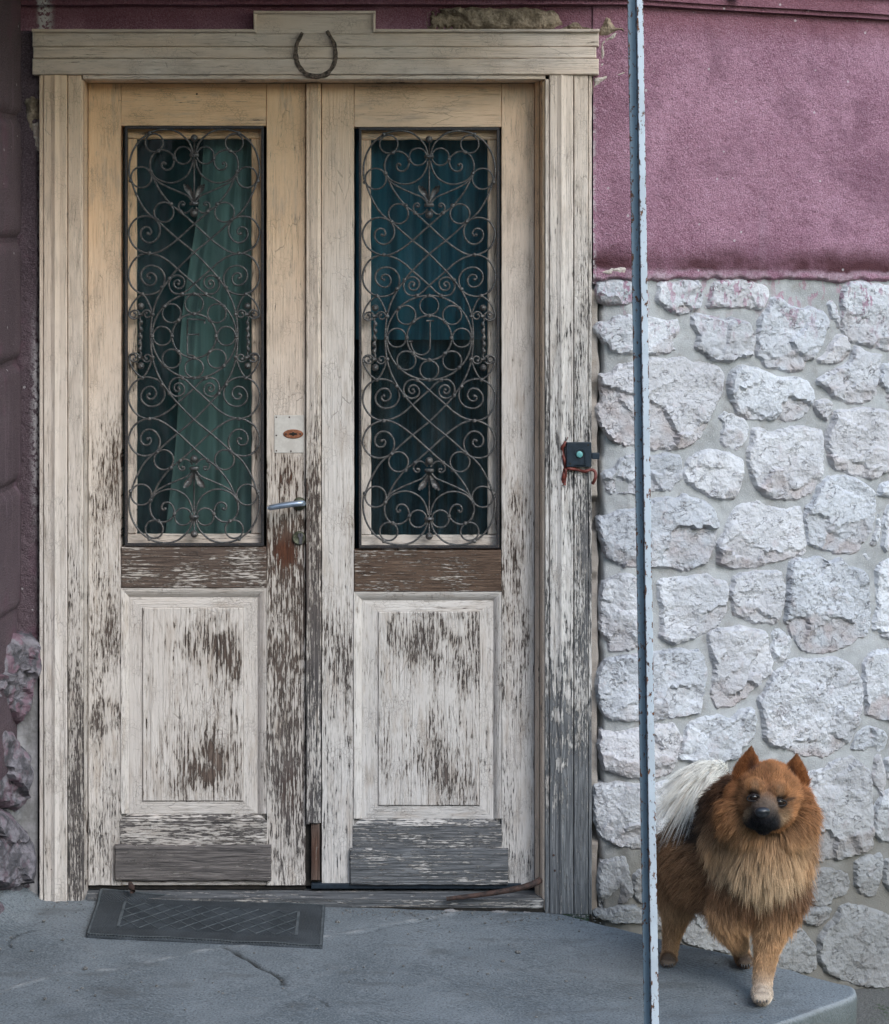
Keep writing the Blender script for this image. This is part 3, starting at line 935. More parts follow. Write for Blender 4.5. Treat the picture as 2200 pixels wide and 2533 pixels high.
        lo_ = 0.0055 + 0.003 * noise.noise(q * 50)
        if e > .5 and w < lo_ and prot > 0.01:
            w = lo_ + (w - lo_) * 0.12
        vs.append(p + n * w)
        ch.append(min(1.0, cc[3] * 1.2 * (0.5 + noise.noise(q * 30))))
    fs = [tuple(f) for f in fo]
    # keep only faces inside the outline (cdt option 1 does), face them outwards
    fo2 = []
    for f in fs:
        a, b, d = (V2[f[0]], V2[f[1]], V2[f[2]])
        ar = (b[0] - a[0]) * (d[1] - a[1]) - (b[1] - a[1]) * (d[0] - a[0])
        fo2.append(f if ar < 0 else f[::-1])
    fs = [f[::-1] for f in fo2]
    # side skirt into the mortar
    idx = {}
    for oi, src in enumerate(ov):
        for s_ in src:
            idx[s_] = oi
    base = len(vs)
    for k in range(N_):
        p, n = hit(out[k].x, out[k].y)
        vs.append(p - n * back); ch.append(0.3)
    area = float(np.sum(O[:, 0] * np.roll(O[:, 1], -1) - np.roll(O[:, 0], -1) * O[:, 1]))
    for k in range(N_):
        k2 = (k + 1) % N_
        if k in idx and k2 in idx:
            f = (idx[k], idx[k2], base + k2, base + k)
            fs.append(f[::-1] if area > 0 else f)
    stone_mesh.chip = ch
    return vs, fs

for i, (reg, k, poly) in enumerate(STONES):
    ox, oy, sc = REG[reg]
    px = [(ox + x / sc, oy + y / sc) for x, y in poly]
    pit = 1.0 if k >= 1.6 else 0.15
    kk = min(k, 1.25)
    vs, fs = stone_mesh(px, wall_hit, 0.0125 * kk + 0.003 * math.sin(i * 2.1), i + 11, pitted=pit, chip=1.15, grow=8.0, bev=8.0, jit=2.0)
    face_out(mk('stone', vs, fs, MST, house, attrs={'pitted': [pit] * len(vs), 'chipc': stone_mesh.chip}))

# more of the same masonry to the right of the picture and behind the dog
rf = random.Random(77)
extra = []
yy = 712
while yy < 2440:
    hh = rf.uniform(105, 165)
    xx = 2268 + rf.uniform(0, 30)
    while xx < 2680:
        ww = rf.uniform(100, 200)
        extra.append((xx, yy + rf.uniform(-8, 8), ww, hh * rf.uniform(.85, 1.0)))
        xx += ww + rf.uniform(14, 24)
    yy += hh + rf.uniform(12, 20)
extra += [(1700, 2010, 120, 110), (1836, 2080, 120, 120), (1690, 2140, 130, 90), (1640, 2160, 40, 100), (1700, 2246, 150, 60), (1850, 2215, 90, 90)]
for i, (x_, y_, w_, h_) in enumerate(extra):
    poly = []
    for k in range(12):
        a = 2 * math.pi * k / 12
        ca, sa = math.cos(a), math.sin(a)
        e_ = 1 / max(abs(ca), abs(sa)) ** .62
        poly.append((x_ + w_ / 2 + w_ / 2 * ca * e_ * rf.uniform(.86, 1.0), y_ + h_ / 2 + h_ / 2 * sa * e_ * rf.uniform(.86, 1.0)))
    vs, fs = stone_mesh(poly, wall_hit, 0.016, 700 + i, pitted=.15, chip=1.15, bev=8.0, jit=2.0, grid=9)
    face_out(mk('stone', vs, fs, MST, house, attrs={'pitted': [.15] * len(vs), 'chipc': stone_mesh.chip}))

# bare sandstone where the plaster fell off above the lintel, and lime repairs
def hit_front(x, y):
    return W(x, y, 0.02), Vector((0, -1, 0))
for i, (nm, mt, pr, poly) in enumerate([
    ('bare_patch', MROCK, 0.008, [(1058,76),(1056,30),(1090,20),(1160,16),(1240,20),(1300,17),(1372,26),(1386,40),(1393,58),(1378,64),(1366,76)]),
    ('bare_patch', MROCK, 0.004, [(1385,76),(1398,62),(1425,52),(1440,64),(1470,70),(1482,76)]),
    ('bare_patch', MROCK, 0.010, [(1476,74),(1490,62),(1494,44),(1505,36),(1516,48),(1524,64),(1548,70),(1556,84),(1540,78),(1515,82),(1498,92),(1484,92)]),
    ('lime_patch', MPATCH, 0.004, [(1484,96),(1500,88),(1530,74),(1536,82),(1520,100),(1496,110),(1500,130),(1498,166),(1484,168)]),
    ('lime_patch', MPATCH, 0.004, [(1466,192),(1484,186),(1510,180),(1548,174),(1550,186),(1520,190),(1500,200),(1478,214),(1466,236)]),
    ('lime_patch', MPATCH, 0.003, [(1480,668),(1510,656),(1556,654),(1556,682),(1500,684),(1482,682)]),
    ('bare_patch', MROCK, 0.005, [(62,300),(58,250),(64,238),(82,232),(96,248),(98,290),(86,300),(90,340),(78,350),(72,320)]),
    ('lime_patch', MPATCH, 0.003, [(72,300),(78,330),(80,360),(96,372),(98,340),(94,300)]),
]):
    vs, fs = stone_mesh(poly, hit_front if poly[0][0] > 200 else (lambda x, y: (W(x, y, 0.028), Vector((0, -1, 0)))), pr + 0.004, 200 + i, N=60, RG=13, back=0.02, jit=2.5, chip=1.6 if mt is MROCK else 0.5)
    face_out(mk(nm, vs, fs, mt, house))

# ---------------------------------------------------------------- the side wall on the left
side = thing('side_wall', 'dark purple side wall of banded blocks on a stone base left of the door', 'wall', (-1.2, -0.4, 0))
XW = (55.0 - CX) / S * (D + 0.0) / D
def side_hit(x, y):
    a = (x - CX) / S
    t = XW / a
    return Vector((XW, D * (t - 1), ZC - (y - CY) / S * t))
LINES = [((0, 279.5), (51, 291)), ((0, 595), (51, 593)), ((0, 910), (51, 894)), ((0, 1223), (51, 1197)), ((0, 1545), (51, 1510))]
def line_pts(l):
    a = side_hit(*l[0]); b = side_hit(*l[1])
    return a.z, a.y, b.z, b.y
bl = []
for l in LINES:
    za, ya, zb, yb = line_pts(l)
    k = (zb - za) / (yb - ya)
    bl.append((k, zb - k * yb))
bl = [(bl[0][0], bl[0][1] + 0.345), ] + bl
bl = [(bl[0][0], bl[0][1] + 0.345), ] + bl
for (k0, c0), (k1, c1) in zip(bl[:-1], bl[1:]):
    # a block from z = k0*y+c0 (top) to k1*y+c1 (bottom) with chamfered joints
    for (ya, yb) in ((-0.002, -0.62), (-0.628, -1.25)):
        vs, fs = [], []
        ny, nz = 40, 26
        for j in range(nz + 1):
            tz = j / nz
            for i in range(ny + 1):
                y = ya + (yb - ya) * i / ny
                z0 = k0 * y + c0 - 0.004; z1 = k1 * y + c1 + 0.004
                z = z0 + (z1 - z0) * tz
                e = min((z0 - z), (z - z1), (ya - y) * 1.2, (y - yb))
                x = XW - 0.016 * (1 - sstep(0.0, 0.02, e)) + 0.0016 * noise.noise(Vector((9, y * 140, z * 140))) + 0.002 * noise.noise(Vector((9, y * 30, z * 30)))
                vs.append((x, y, z))
        n = ny + 1
        for j in range(nz):
            for i in range(ny):
                a = j * n + i
                fs.append((a, a + 1, a + n + 1, a + n))
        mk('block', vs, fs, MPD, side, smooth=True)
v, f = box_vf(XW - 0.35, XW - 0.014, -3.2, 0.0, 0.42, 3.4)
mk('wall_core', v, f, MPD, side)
v, f = box_vf(XW - 0.35, XW - 0.01, -3.2, -0.35, -0.3, 0.42)
mk('wall_core', v, f, MPD, side)
# its stone foot with old purple paint
LEFT = [
 (0, 1, [(-180,200),(0,190),(90,160),(190,165),(215,260),(200,420),(165,640),(100,760),(40,720),(0,700),(-180,700)]),
 (0, 1, [(-180,740),(0,720),(60,800),(140,930),(172,1050),(150,1200),(90,1320),(40,1290),(0,1270),(-180,1280)]),
 (0, 1, [(-180,1300),(0,1280),(80,1350),(150,1440),(182,1550),(168,1780),(70,1880),(40,1830),(0,1830),(-180,1850)]),
 (0, 1, [(-180,1870),(0,1850),(50,1890),(60,1960),(10,2030),(-180,2060)]),
]
m = NT('painted_stone')
P = m.pos()
a_ = m.noise(P, 20, 6, 0.65); b_ = m.noise(P, 90, 5, 0.7)
c_ = m.mix(m.step(a_, 0.42, 0.6), (0.085, 0.080, 0.088), (0.23, 0.21, 0.23))
hz = m.sep(P)[2]
pm = m.mul(m.step(m.noise(P, 13, 5, 0.65), 0.47, 0.56), m.math('MULTIPLY_ADD', m.step(hz, 0.0, 0.8), 0.55, 0.35))
c_ = m.mix(m.mul(pm, 0.7), c_, (0.22, 0.115, 0.150))
c_ = m.mix(m.mul(m.step(b_, 0.56, 0.7), 0.7), c_, (0.10, 0.09, 0.09))
MPS = m.done(c_, 0.9, normal=m.bump(m.add(a_, b_), 0.9, 0.008), spec=0.2)
def left_hit(x, y):
    # lumps turn from the side wall round to the door reveal
    Y = -0.06 * sstep(75, 20, x) - 0.16 * sstep(40, -60, x)
    n = Vector((0.75, -0.66, 0))
    return W(x, y, Y + 0.015), n
for i, (reg, k, poly) in enumerate(LEFT):
    ox, oy, sc = REG[reg]
    px = [(ox + x * 1.18 / sc, oy + y / sc) for x, y in poly]
    vs, fs = stone_mesh(px, left_hit, 0.050, 400 + i, chip=2.6, back=0.09, jit=5, bev=30)
    face_out(mk('stone', vs, fs, MPS, side), (.6, -.8, 0))
vs, fs = [], []
for j in range(90):
    for i in range(26):
        x = -90 + 190 * i / 25; y = 1535 + (2330 - 1535) * j / 89
        p, n = left_hit(x, y)
        w = -0.02 + 0.012 * noise.noise(p * 9) + 0.004 * noise.noise(p * 40)
        if x > 60:
            w = w * (1 - sstep(60, 85, x)) - 0.012 * sstep(60, 95, x)
        yt = 1590 + 45 * noise.noise(Vector((x * .03, 2, 0))) + 20 * noise.noise(Vector((x * .12, 5, 0)))
        w -= 0.05 * (1 - sstep(yt - 12, yt + 12, y)) * (x > 30)
        vs.append(p + n * w)
for j in range(89):
    for i in range(25):
        a = j * 26 + i
        fs.append((a, a + 26, a + 27, a + 1))
MSM = mat_simple('side_mortar', (0.15, 0.145, 0.14), (0.26, 0.25, 0.255), 14, 0.95, bump=0.9, bdist=0.006)
mk('mortar', vs, fs, MSM, side, smooth=True)

# ---------------------------------------------------------------- canopy over the porch (above the frame)
can = thing('porch_canopy', 'flat concrete porch canopy above the door, carried by the metal post', 'canopy', (-0.3, -0.5, 2.86))
v, f = box_vf(-1.6, 0.74, -1.10, 0.0, 2.86, 2.98)
MCAN = mat_simple('canopy_concrete', (0.24, 0.22, 0.20), (0.32, 0.30, 0.27), 6, 0.9)
bevel_obj(mk('slab', v, f, MCAN, can), 0.01, 2)
v, f = box_vf(-1.6, 0.72, -1.08, -1.04, 2.80, 2.86)
mk('edge_beam', v, f, MCAN, can)

# ---------------------------------------------------------------- dim hallway behind the doors
def room():
    x0, x1, y0, y1, z0, z1 = -1.15, 0.55, 0.30, 2.2, 0.0, 2.5
    v = [(x0, y0, z0), (x1, y0, z0), (x1, y1, z0), (x0, y1, z0), (x0, y0, z1), (x1, y0, z1), (x1, y1, z1), (x0, y1, z1)]
    f = [(0, 1, 2, 3), (7, 6, 5, 4), (1, 5, 6, 2), (3, 2, 6, 7), (0, 3, 7, 4)]
    # returns joining the hallway to the back of the door frame
    b = len(v)
    v += [(x0, 0.14, z0), (x0, 0.14, z1), (x1, 0.14, z0), (x1, 0.14, z1)]
    f += [(0, 4, b + 1, b), (1, b + 2, b + 3, 5), (4, 5, b + 3, b + 1), (0, b, b + 2, 1)]
    o = mk('hallway', v, f, MROOM)
    kind(o, 'structure')
room()

# ---------------------------------------------------------------- hedge added behind the camera, unseen, to darken reflections in the panes
def screen():
    root = thing('screen', 'tall dark green hedge added out of view to darken the pane reflections', 'screen', (0, -16, -0.3))
    rnd = random.Random(5)
    vs, fs = [], []
    for i in range(26000):
        x = rnd.uniform(-16, 16); z = rnd.uniform(-0.3, 4.7 + .5 * math.sin(x * .9)); y = -16 + rnd.uniform(-.35, .35) + .3 * math.sin(x * 1.7 + z)
        c = Vector((x, y, z)); s = rnd.uniform(.05, .12)
        u = Vector((rnd.gauss(0, 1), rnd.gauss(0, 1), rnd.gauss(0, 1))).normalized() * s
        v = u.orthogonal().normalized() * s * .6
        b = len(vs)
        vs += [c - u, c + v, c + u, c - v]
        fs.append((b, b + 1, b + 2, b + 3))
    ML = mat_simple('screen_leaves', (0.02, 0.045, 0.015), (0.05, 0.09, 0.03), 3, 0.6)
    mk('foliage', vs, fs, ML, root)['kind'] = 'stuff'
    v, f = box_vf(-16, 16, -16.25, -15.9, -0.3, 4.3)
    mk('inner_twigs', v, f, mat_simple('screen_inner', (0.012, 0.016, 0.008), (0.02, 0.026, 0.012), 5, 0.95), root)
screen()
# ================================================================== doors and frame
YD = 0.09
KNOTS = [(439, 1570, 17), (538, 1553, 19), (511, 1890, 20), (1135, 1555, 22), (262, 1772, 20), (1376, 1770, 22), (1385, 1890, 20),
         (525, 1378, 10), (1232, 1378, 0.1), (990, 2124, 12), (505, 2140, 16), (1065, 2068, 10), (672, 1810, 10), (745, 1645, 12), (285, 348, 16), (530, 1440, 10)]
BLOBS = [  # local wear: x, y, rx, ry, amount
    (700, 1345, 50, 70, .45), (715, 1380, 30, 60, .25), (720, 1180, 45, 45, .35), (700, 1120, 40, 20, .15), (735, 1500, 30, 90, .25), (720, 1900, 30, 160, .2),
    (520, 1600, 90, 60, .38), (520, 1890, 90, 80, .62), (450, 1950, 80, 40, .3), (580, 1660, 40, 70, .3), (1010, 1590, 70, 60, .5), (1090, 1640, 80, 60, .35),
    (1110, 1900, 90, 80, .42), (950, 1850, 20, 90, .4), (1160, 1650, 40, 100, .3), (260, 1560, 40, 80, .35), (280, 1200, 30, 110, .3), (250, 1790, 40, 60, .2),
    (1290, 1640, 30, 140, .25), (1260, 1380, 35, 120, .3), (850, 1640, 30, 120, .25), (775, 1500, 25, 300, .25), (775, 1250, 25, 120, .3),
    (1410, 1950, 60, 120, .25), (880, 108, 30, 14, .3), (1475, 100, 22, 18, .35), (250, 2080, 40, 80, .2), (200, 2000, 16, 130, .25), (190, 1600, 14, 200, .12),
]
def knot_field(x, y):
    k = 0.0
    for kx, ky, r in KNOTS:
        d = math.hypot(x - kx, y - ky)
        if d < r * 4:
            k = max(k, 1 - sstep(r * 0.7, r * 1.0, d))
    return k
def wear_at(x, y, base):
    w = base
    for bx, by, rx, ry, a in BLOBS:
        q = ((x - bx) / rx) ** 2 + ((y - by) / ry) ** 2
        if q < 6:
            w += 0.62 * a * math.exp(-q)
    for kx, ky, r in KNOTS:
        d = math.hypot(x - kx, y - ky)
        if d < r * 3:
            w += 0.16 * sstep(r * 2.8, r * 1.3, d) * sstep(r * 0.6, r * 1.3, d) - 0.12 * (1 - sstep(r * 0.3, r * 1.1, d))
    w += 0.16 * noise.noise(Vector((x * 0.012, y * 0.004, 3))) * sstep(0.02, 0.3, base + 0.03)
    return w
UID = [0]
def wood_attrs(pxs, grain, base, tone, gray):
    UID[0] += 1
    off = UID[0] * 1.618
    gc, we, to, gr, ru = [], [], [], [], []
    for x, y in pxs:
        a, l = (x / S, y / S) if grain == 'v' else (y / S, x / S)
        for kx, ky, r in KNOTS:      # the grain flows round knots
            dx, dy = x - kx, y - ky
            d = math.hypot(dx, dy * (0.55 if grain == 'v' else 1)) if grain == 'v' else math.hypot(dx * 0.55, dy)
            if d < r * 3.5:
                s = math.exp(-(d / (r * 1.2)) ** 2)
                if grain == 'v':
                    a += math.copysign(r * 0.32, dx) * s / S
                else:
                    a += math.copysign(r * 0.32, dy) * s / S
        ks = 0.75 + 0.6 * ((UID[0] * 0.618) % 1.0)
        gc.append((a * ks + off, l * ks + off * 0.37, off * 3.1))
        we.append(wear_at(x, y, base(x, y) if callable(base) else base))
        to.append(tone(x, y) if callable(tone) else tone)
        gr.append(gray(x, y) if callable(gray) else gray)
        ru.append(min(1.0, 1.3 * math.exp(-((x - 705) / 38) ** 2 - ((y - 1368) / 42) ** 2) + .6 * math.exp(-((x - 715) / 40) ** 2 - ((y - 1178) / 40) ** 2) + .7 * math.exp(-((x - 780) / 20) ** 2 - ((y - 2110) / 70) ** 2) + .5 * math.exp(-((x - 730) / 40) ** 2 - ((y - 1960) / 50) ** 2)))
    return {'gc': gc, 'wear': we, 'tone': to, 'gray': gr, 'rust': ru}

def patch(name, c, grain, base, tone, gray, parent, step=7.0, mat=None, bow=0.0):
    """bilinear sheet between four corners (x px, y px, Y m): TL, TR, BR, BL"""
    w = max(math.hypot(c[1][0] - c[0][0], c[1][1] - c[0][1]), math.hypot(c[2][0] - c[3][0], c[2][1] - c[3][1]))
    h = max(math.hypot(c[3][0] - c[0][0], c[3][1] - c[0][1]), math.hypot(c[2][0] - c[1][0], c[2][1] - c[1][1]))
    nx = max(2, int(w / step)); ny = max(2, int(h / step))
    vs, px, fs = [], [], []
    for j in range(ny + 1):
        v = j / ny
        for i in range(nx + 1):
            u = i / nx
            q = [(c[0][k] * (1 - u) + c[1][k] * u) * (1 - v) + (c[3][k] * (1 - u) + c[2][k] * u) * v for k in range(3)]
            if bow:
                q[2] -= bow * 4 * (u * (1 - u) if w < h else v * (1 - v))
            px.append((q[0], q[1]))
            vs.append(W(*q))
    n = nx + 1
    for j in range(ny):
        for i in range(nx):
            a = j * n + i
            fs.append((a, a + n, a + n + 1, a + 1))
    return mk(name, vs, fs, mat or MW, parent, wood_attrs(px, grain, base, tone, gray), smooth=True)

def board(name, x0, x1, y0, y1, Yf, thick, grain, base, tone, gray, parent, step=7.0, ch=2.2, chd=0.0022, rough=0.7, mat=None, prof=None):
    """a plank: front face at depth Yf with worn chamfered edges and side faces"""
    def axis(a, b):
        m = max(1, int((b - a - 2 * ch) / step))
        return [a, a] + [a + ch + (b - a - 2 * ch) * i / m for i in range(m + 1)] + [b, b]
    xs, ys = axis(x0, x1), axis(y0, y1)
    nx, ny = len(xs), len(ys)
    vs, px, fs = [], [], []
    sd = UID[0] * 3.7
    for j, y in enumerate(ys):
        for i, x in enumerate(xs):
            outer = i in (0, nx - 1) or j in (0, ny - 1)
            rim = (i in (1, nx - 2) or j in (1, ny - 2)) and not outer
            jx = rough * noise.noise(Vector((x * 0.05 + sd, y * 0.03, 1))) if (i < 3 or i > nx - 4) else 0
            jy = rough * noise.noise(Vector((x * 0.03, y * 0.05 + sd, 5))) if (j < 3 or j > ny - 4) else 0
            p = W(x + jx, y + jy, Yf)
            d = 0.0006 * noise.noise(Vector((x * 0.06, y * 0.01, sd))) if grain == 'v' else 0.0006 * noise.noise(Vector((x * 0.01, y * 0.06, sd)))
            if prof:
                d -= prof((x - x0) / (x1 - x0), (y - y0) / (y1 - y0))
            if outer:
                p.y = Yf + thick
            elif rim:
                p.y = Yf + chd + d
            else:
                p.y = Yf + d
            vs.append(p); px.append((x, y))
    for j in range(ny - 1):
        for i in range(nx - 1):
            a = j * nx + i
            fs.append((a, a + nx, a + nx + 1, a + 1))
    return mk(name, vs, fs, mat or MW, parent, wood_attrs(px, grain, base, tone, gray), smooth=False)

def ramp_y(*pts):
    def f(x, y):
        if y <= pts[0][0]:
            return pts[0][1]
        for (a, va), (b, vb) in zip(pts[:-1], pts[1:]):
            if y <= b:
                return va + (vb - va) * (y - a) / (b - a)
        return pts[-1][1]
    return f

# ---------------------------------------------------------------- casing (door frame)
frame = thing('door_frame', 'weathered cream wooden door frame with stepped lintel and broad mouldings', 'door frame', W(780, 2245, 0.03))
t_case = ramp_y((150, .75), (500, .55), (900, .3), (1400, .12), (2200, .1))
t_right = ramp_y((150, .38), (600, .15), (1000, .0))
g_left = ramp_y((0, .1), (1200, .25), (1900, .5), (2230, .6))
g_right = ramp_y((0, .2), (700, .6), (1500, .85), (2250, 1.0))
w_l1 = ramp_y((150, .0), (1000, .03), (1500, .12), (2230, .2))
w_l2 = ramp_y((150, .02), (1000, .10), (1400, .30), (1900, .5), (2230, .55))
w_r = ramp_y((150, .03), (450, .10), (620, .25), (900, .34), (1400, .42), (1800, .5), (1960, .58), (2080, .76), (2262, .86))
w_r2 = ramp_y((150, .05), (450, .16), (620, .34), (900, .40), (1400, .48), (1800, .55), (1960, .66), (2080, .82), (2262, .9))
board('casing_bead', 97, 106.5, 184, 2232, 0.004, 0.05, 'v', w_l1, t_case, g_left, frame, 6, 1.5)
def ridge(u, v):
    return 0.0055 * max(0.0, 1 - abs(u - 0.5) / 0.16)
board('casing_board', 107.5, 165.5, 184, 2236, 0.0, 0.05, 'v', w_l1, t_case, g_left, frame, 5, 2, prof=ridge)
board('casing_board', 167.5, 201.5, 184, 2240, 0.004, 0.05, 'v', w_l2, t_case, g_left, frame, 5, 2)
patch('casing_bevel', [(202, 196, .006), (208, 200, .014), (208, 2238, .014), (202, 2238, .006)], 'v', w_l2, t_case, g_left, frame, 5)
patch('jamb', [(208, 200, .010), (218.5, 205, YD + .02), (218.5, 2240, YD + .02), (208, 2240, .010)], 'v', ramp_y((200, .0), (1000, .1), (2200, .3)), t_case, .3, frame, 5)
board('casing_bevel', 1349, 1359, 195, 2262, 0.004, 0.05, 'v', w_r, t_right, g_right, frame, 6, 1.5)
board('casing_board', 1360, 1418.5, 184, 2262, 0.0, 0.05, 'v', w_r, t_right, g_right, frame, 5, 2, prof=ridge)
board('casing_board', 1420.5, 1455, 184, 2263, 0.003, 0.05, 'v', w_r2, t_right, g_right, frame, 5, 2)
board('casing_bead', 1456, 1464.5, 184, 2263, 0.008, 0.05, 'v', w_r2, t_right, g_right, frame, 6, 1.5)
# right jamb, moulded in three steps as it turns back to the door leaf
tj = ramp_y((200, .9), (800, .6), (1400, .35))
for (xa, ya, xb, yb_) in ((1349, .012, 1343, .016), (1343, .02, 1334.5, .05), (1334, .044, 1324, .075)):
    patch('jamb', [(xb, 204, yb_), (xa, 196, ya), (xa, 2258, ya), (xb, 2235, yb_)], 'v', .12, tj, .35, frame, 5)
patch('jamb', [(1323, 206, YD + .02), (1324, 206, .075), (1324, 2235, .075), (1323, 2235, YD + .02)], 'v', .1, tj, .3, frame, 5)
# lintel: cap, raised centre block, three stepped boards
tl = lambda x, y: .36 + .18 * noise.noise(Vector((x * .004, y * .02, 0)))
wl = .035
board('lintel_board', 80, 1482, 78, 114.5, 0.004, 0.05, 'h', wl, tl, .2, frame, 7, 2)
board('lintel_board', 82, 1476, 115.5, 143.5, 0.0, 0.05, 'h', wl, tl, .2, frame, 7, 2)
board('lintel_board', 80, 1482, 144.5, 183.5, -0.006, 0.05, 'h', wl, tl, .2, frame, 7, 2)
board('lintel_block', 631, 925, 28, 84, 0.001, 0.05, 'h', wl, tl, .2, frame, 7, 2)
board('cap_moulding', 78, 629, 71, 78.5, -0.008, 0.05, 'h', .05, tl, .2, frame, 7, 1.5)
board('cap_moulding', 927, 1484, 71, 78.5, -0.008, 0.05, 'h', .05, tl, .2, frame, 7, 1.5)
board('cap_moulding', 627, 929, 26, 33, -0.008, 0.05, 'h', .05, tl, .2, frame, 7, 1.5)
board('cap_moulding', 627, 634, 33.2, 78.5, -0.008, 0.05, 'v', .05, tl, .2, frame, 6, 1.5)
board('cap_moulding', 922, 929, 33.2, 78.5, -0.008, 0.05, 'v', .05, tl, .2, frame, 6, 1.5)
board('head_bead', 204, 1350, 184.5, 195.5, 0.002, 0.05, 'h', .12, tl, .2, frame, 7, 1.5)
patch('head_soffit', [(210, 207, YD + .02), (1332, 207, YD + .02), (1348, 195.5, .004), (206, 195.5, .004)], 'h', .25, .6, .1, frame, 7)
# threshold
def sill_part(name, pts, mat=MBARE, base=.8):
    return patch(name, pts, 'h', base, .0, .95, frame, 6, None)
sill_part('sill', [(216, 2199, YD + .03), (1350, 2199, YD + .03), (1346, 2226, .006), (216, 2222, .006)], base=.75)
sill_part('sill', [(216, 2222.5, .006), (1346, 2226.5, .006), (1344, 2247, .010), (216, 2240, .010)], base=.62)
v, f = box_vf(W(216, 0).x, W(1344, 0).x, 0.012, 0.14, 0.0, 0.028)
mk('sill_core', v, f, MDARK, frame)
# gap and rubble under the right half of the sill
v, f = box_vf(W(1080, 0).x, W(1346, 0).x, 0.013, 0.03, -0.004, 0.020)
mk('sill_gap', v, f, MDARK, frame)
for i, (x0, x1, h) in enumerate([(1092, 1150, 9), (1168, 1188, 6), (1212, 1262, 8), (1290, 1320, 6)]):
    poly = [(x0, 2264), (x0 + 5, 2264 - h), (x0 + (x1 - x0) * .5, 2264 - h * 1.3), (x1 - 8, 2264 - h), (x1, 2264 - h * .4), (x1 - 2, 2265)]
    vs, fs = stone_mesh(poly, lambda x, y: (W(x, y, 0.0), Vector((0, -1, 0))), 0.006, 500 + i, jit=1.6, back=0.02, grid=4)
    face_out(mk('rubble', vs, fs, MSM, frame))

# ---------------------------------------------------------------- wrought iron grille
def g3(px, py):      # upper-left quarter, measured from the middle of the grille: (u to the left, v up)
    return ((752 - px) / 3.75, 541 - py / 3.75)
def spiral(cx, cy, r0, r1, a0, turns, n=26):
    out = []
    for i in range(n):
        t = i / (n - 1)
        r = r0 + (r1 - r0) * t
        a = a0 + turns * 2 * math.pi * t
        out.append((cx + r * math.cos(a), cy + r * math.sin(a)))
    return out
STRANDS = [
  [(742,345),(722,270),(690,215),(620,150),(560,122),(500,111),(440,113),(380,125),(330,145),(280,180),(230,225),(175,310),(146,400),(138,480),(142,540),(160,590),(200,700),(270,830),(335,905),(400,955),(500,1045),(600,1130),(755,1256),(910,1410),(980,1492),(1050,1590),(1105,1695),(1140,1800),(1156,1900),(1162,2030)],
  [(478,428),(470,415),(455,420),(446,440),(455,468),(480,485),(515,484),(545,460),(562,420),(566,385),(545,345),(500,312),(450,303),(410,312),(370,340),(345,385),(335,440),(345,505),(375,575),(430,680),(530,805),(620,875),(755,992),(905,1127),(1000,1200),(1080,1245),(1165,1265),(1245,1245),(1315,1200),(1355,1135),(1370,1060),(1350,1000),(1305,945),(1240,918),(1170,922),(1120,945),(1085,995),(1075,1050),(1090,1105),(1130,1150),(1180,1163),(1230,1140),(1256,1095),(1250,1045),(1215,1017),(1175,1025),(1157,1060),(1172,1085),(1190,1076)],
  [(330,1490),(310,1482),(315,1455),(345,1443),(380,1460),(395,1500),(375,1545),(335,1560),(285,1540),(252,1485),(262,1425),(310,1383),(370,1377),(430,1402),(468,1455),(474,1515),(452,1578),(405,1622),(330,1645),(262,1640),(190,1600),(145,1535),(133,1460),(150,1385),(200,1312),(265,1272),(330,1263),(430,1287),(520,1340),(590,1402),(755,1547),(815,1605),(872,1638),(935,1635),(975,1600),(990,1550),(975,1500),(930,1470),(880,1475),(846,1510),(848,1555),(880,1588),(920,1585),(942,1555),(932,1522),(905,1512),(887,1530),(900,1548)],
  [(740,390),(725,460),(680,540),(600,592),(520,607),(440,588),(385,555),(348,505)],
  [(348,510),(395,585),(480,637),(600,690),(690,730),(740,790)],
  [(738,835),(715,862),(675,886),(632,876),(606,838),(612,800),(640,782),(662,798),(655,818),(642,812)],
  [(265,1640),(215,1675),(165,1740),(138,1810),(146,1850),(180,1868),(215,1862),(238,1838)],
  [(268,1640),(305,1690),(335,1755),(356,1815),(362,1830)],
  [(240,1832),(225,1800),(190,1790),(155,1808),(148,1838),(170,1856),(196,1848),(204,1826),(190,1815)],
  [(258,1832),(275,1800),(308,1788),(338,1806),(342,1838),(318,1856),(292,1848),(286,1826),(300,1815)],
]
RINGS = [(375, 235, 84), (648, 352, 80), (254, 556, 97), (466, 880, 92)]
COLLARS = [(330,145),(415,312),(567,380),(345,505),(152,588),(535,803),(622,872),(402,953),(330,1260),(520,1495),(450,1578),(265,1640),(640,1638),(362,1830)]

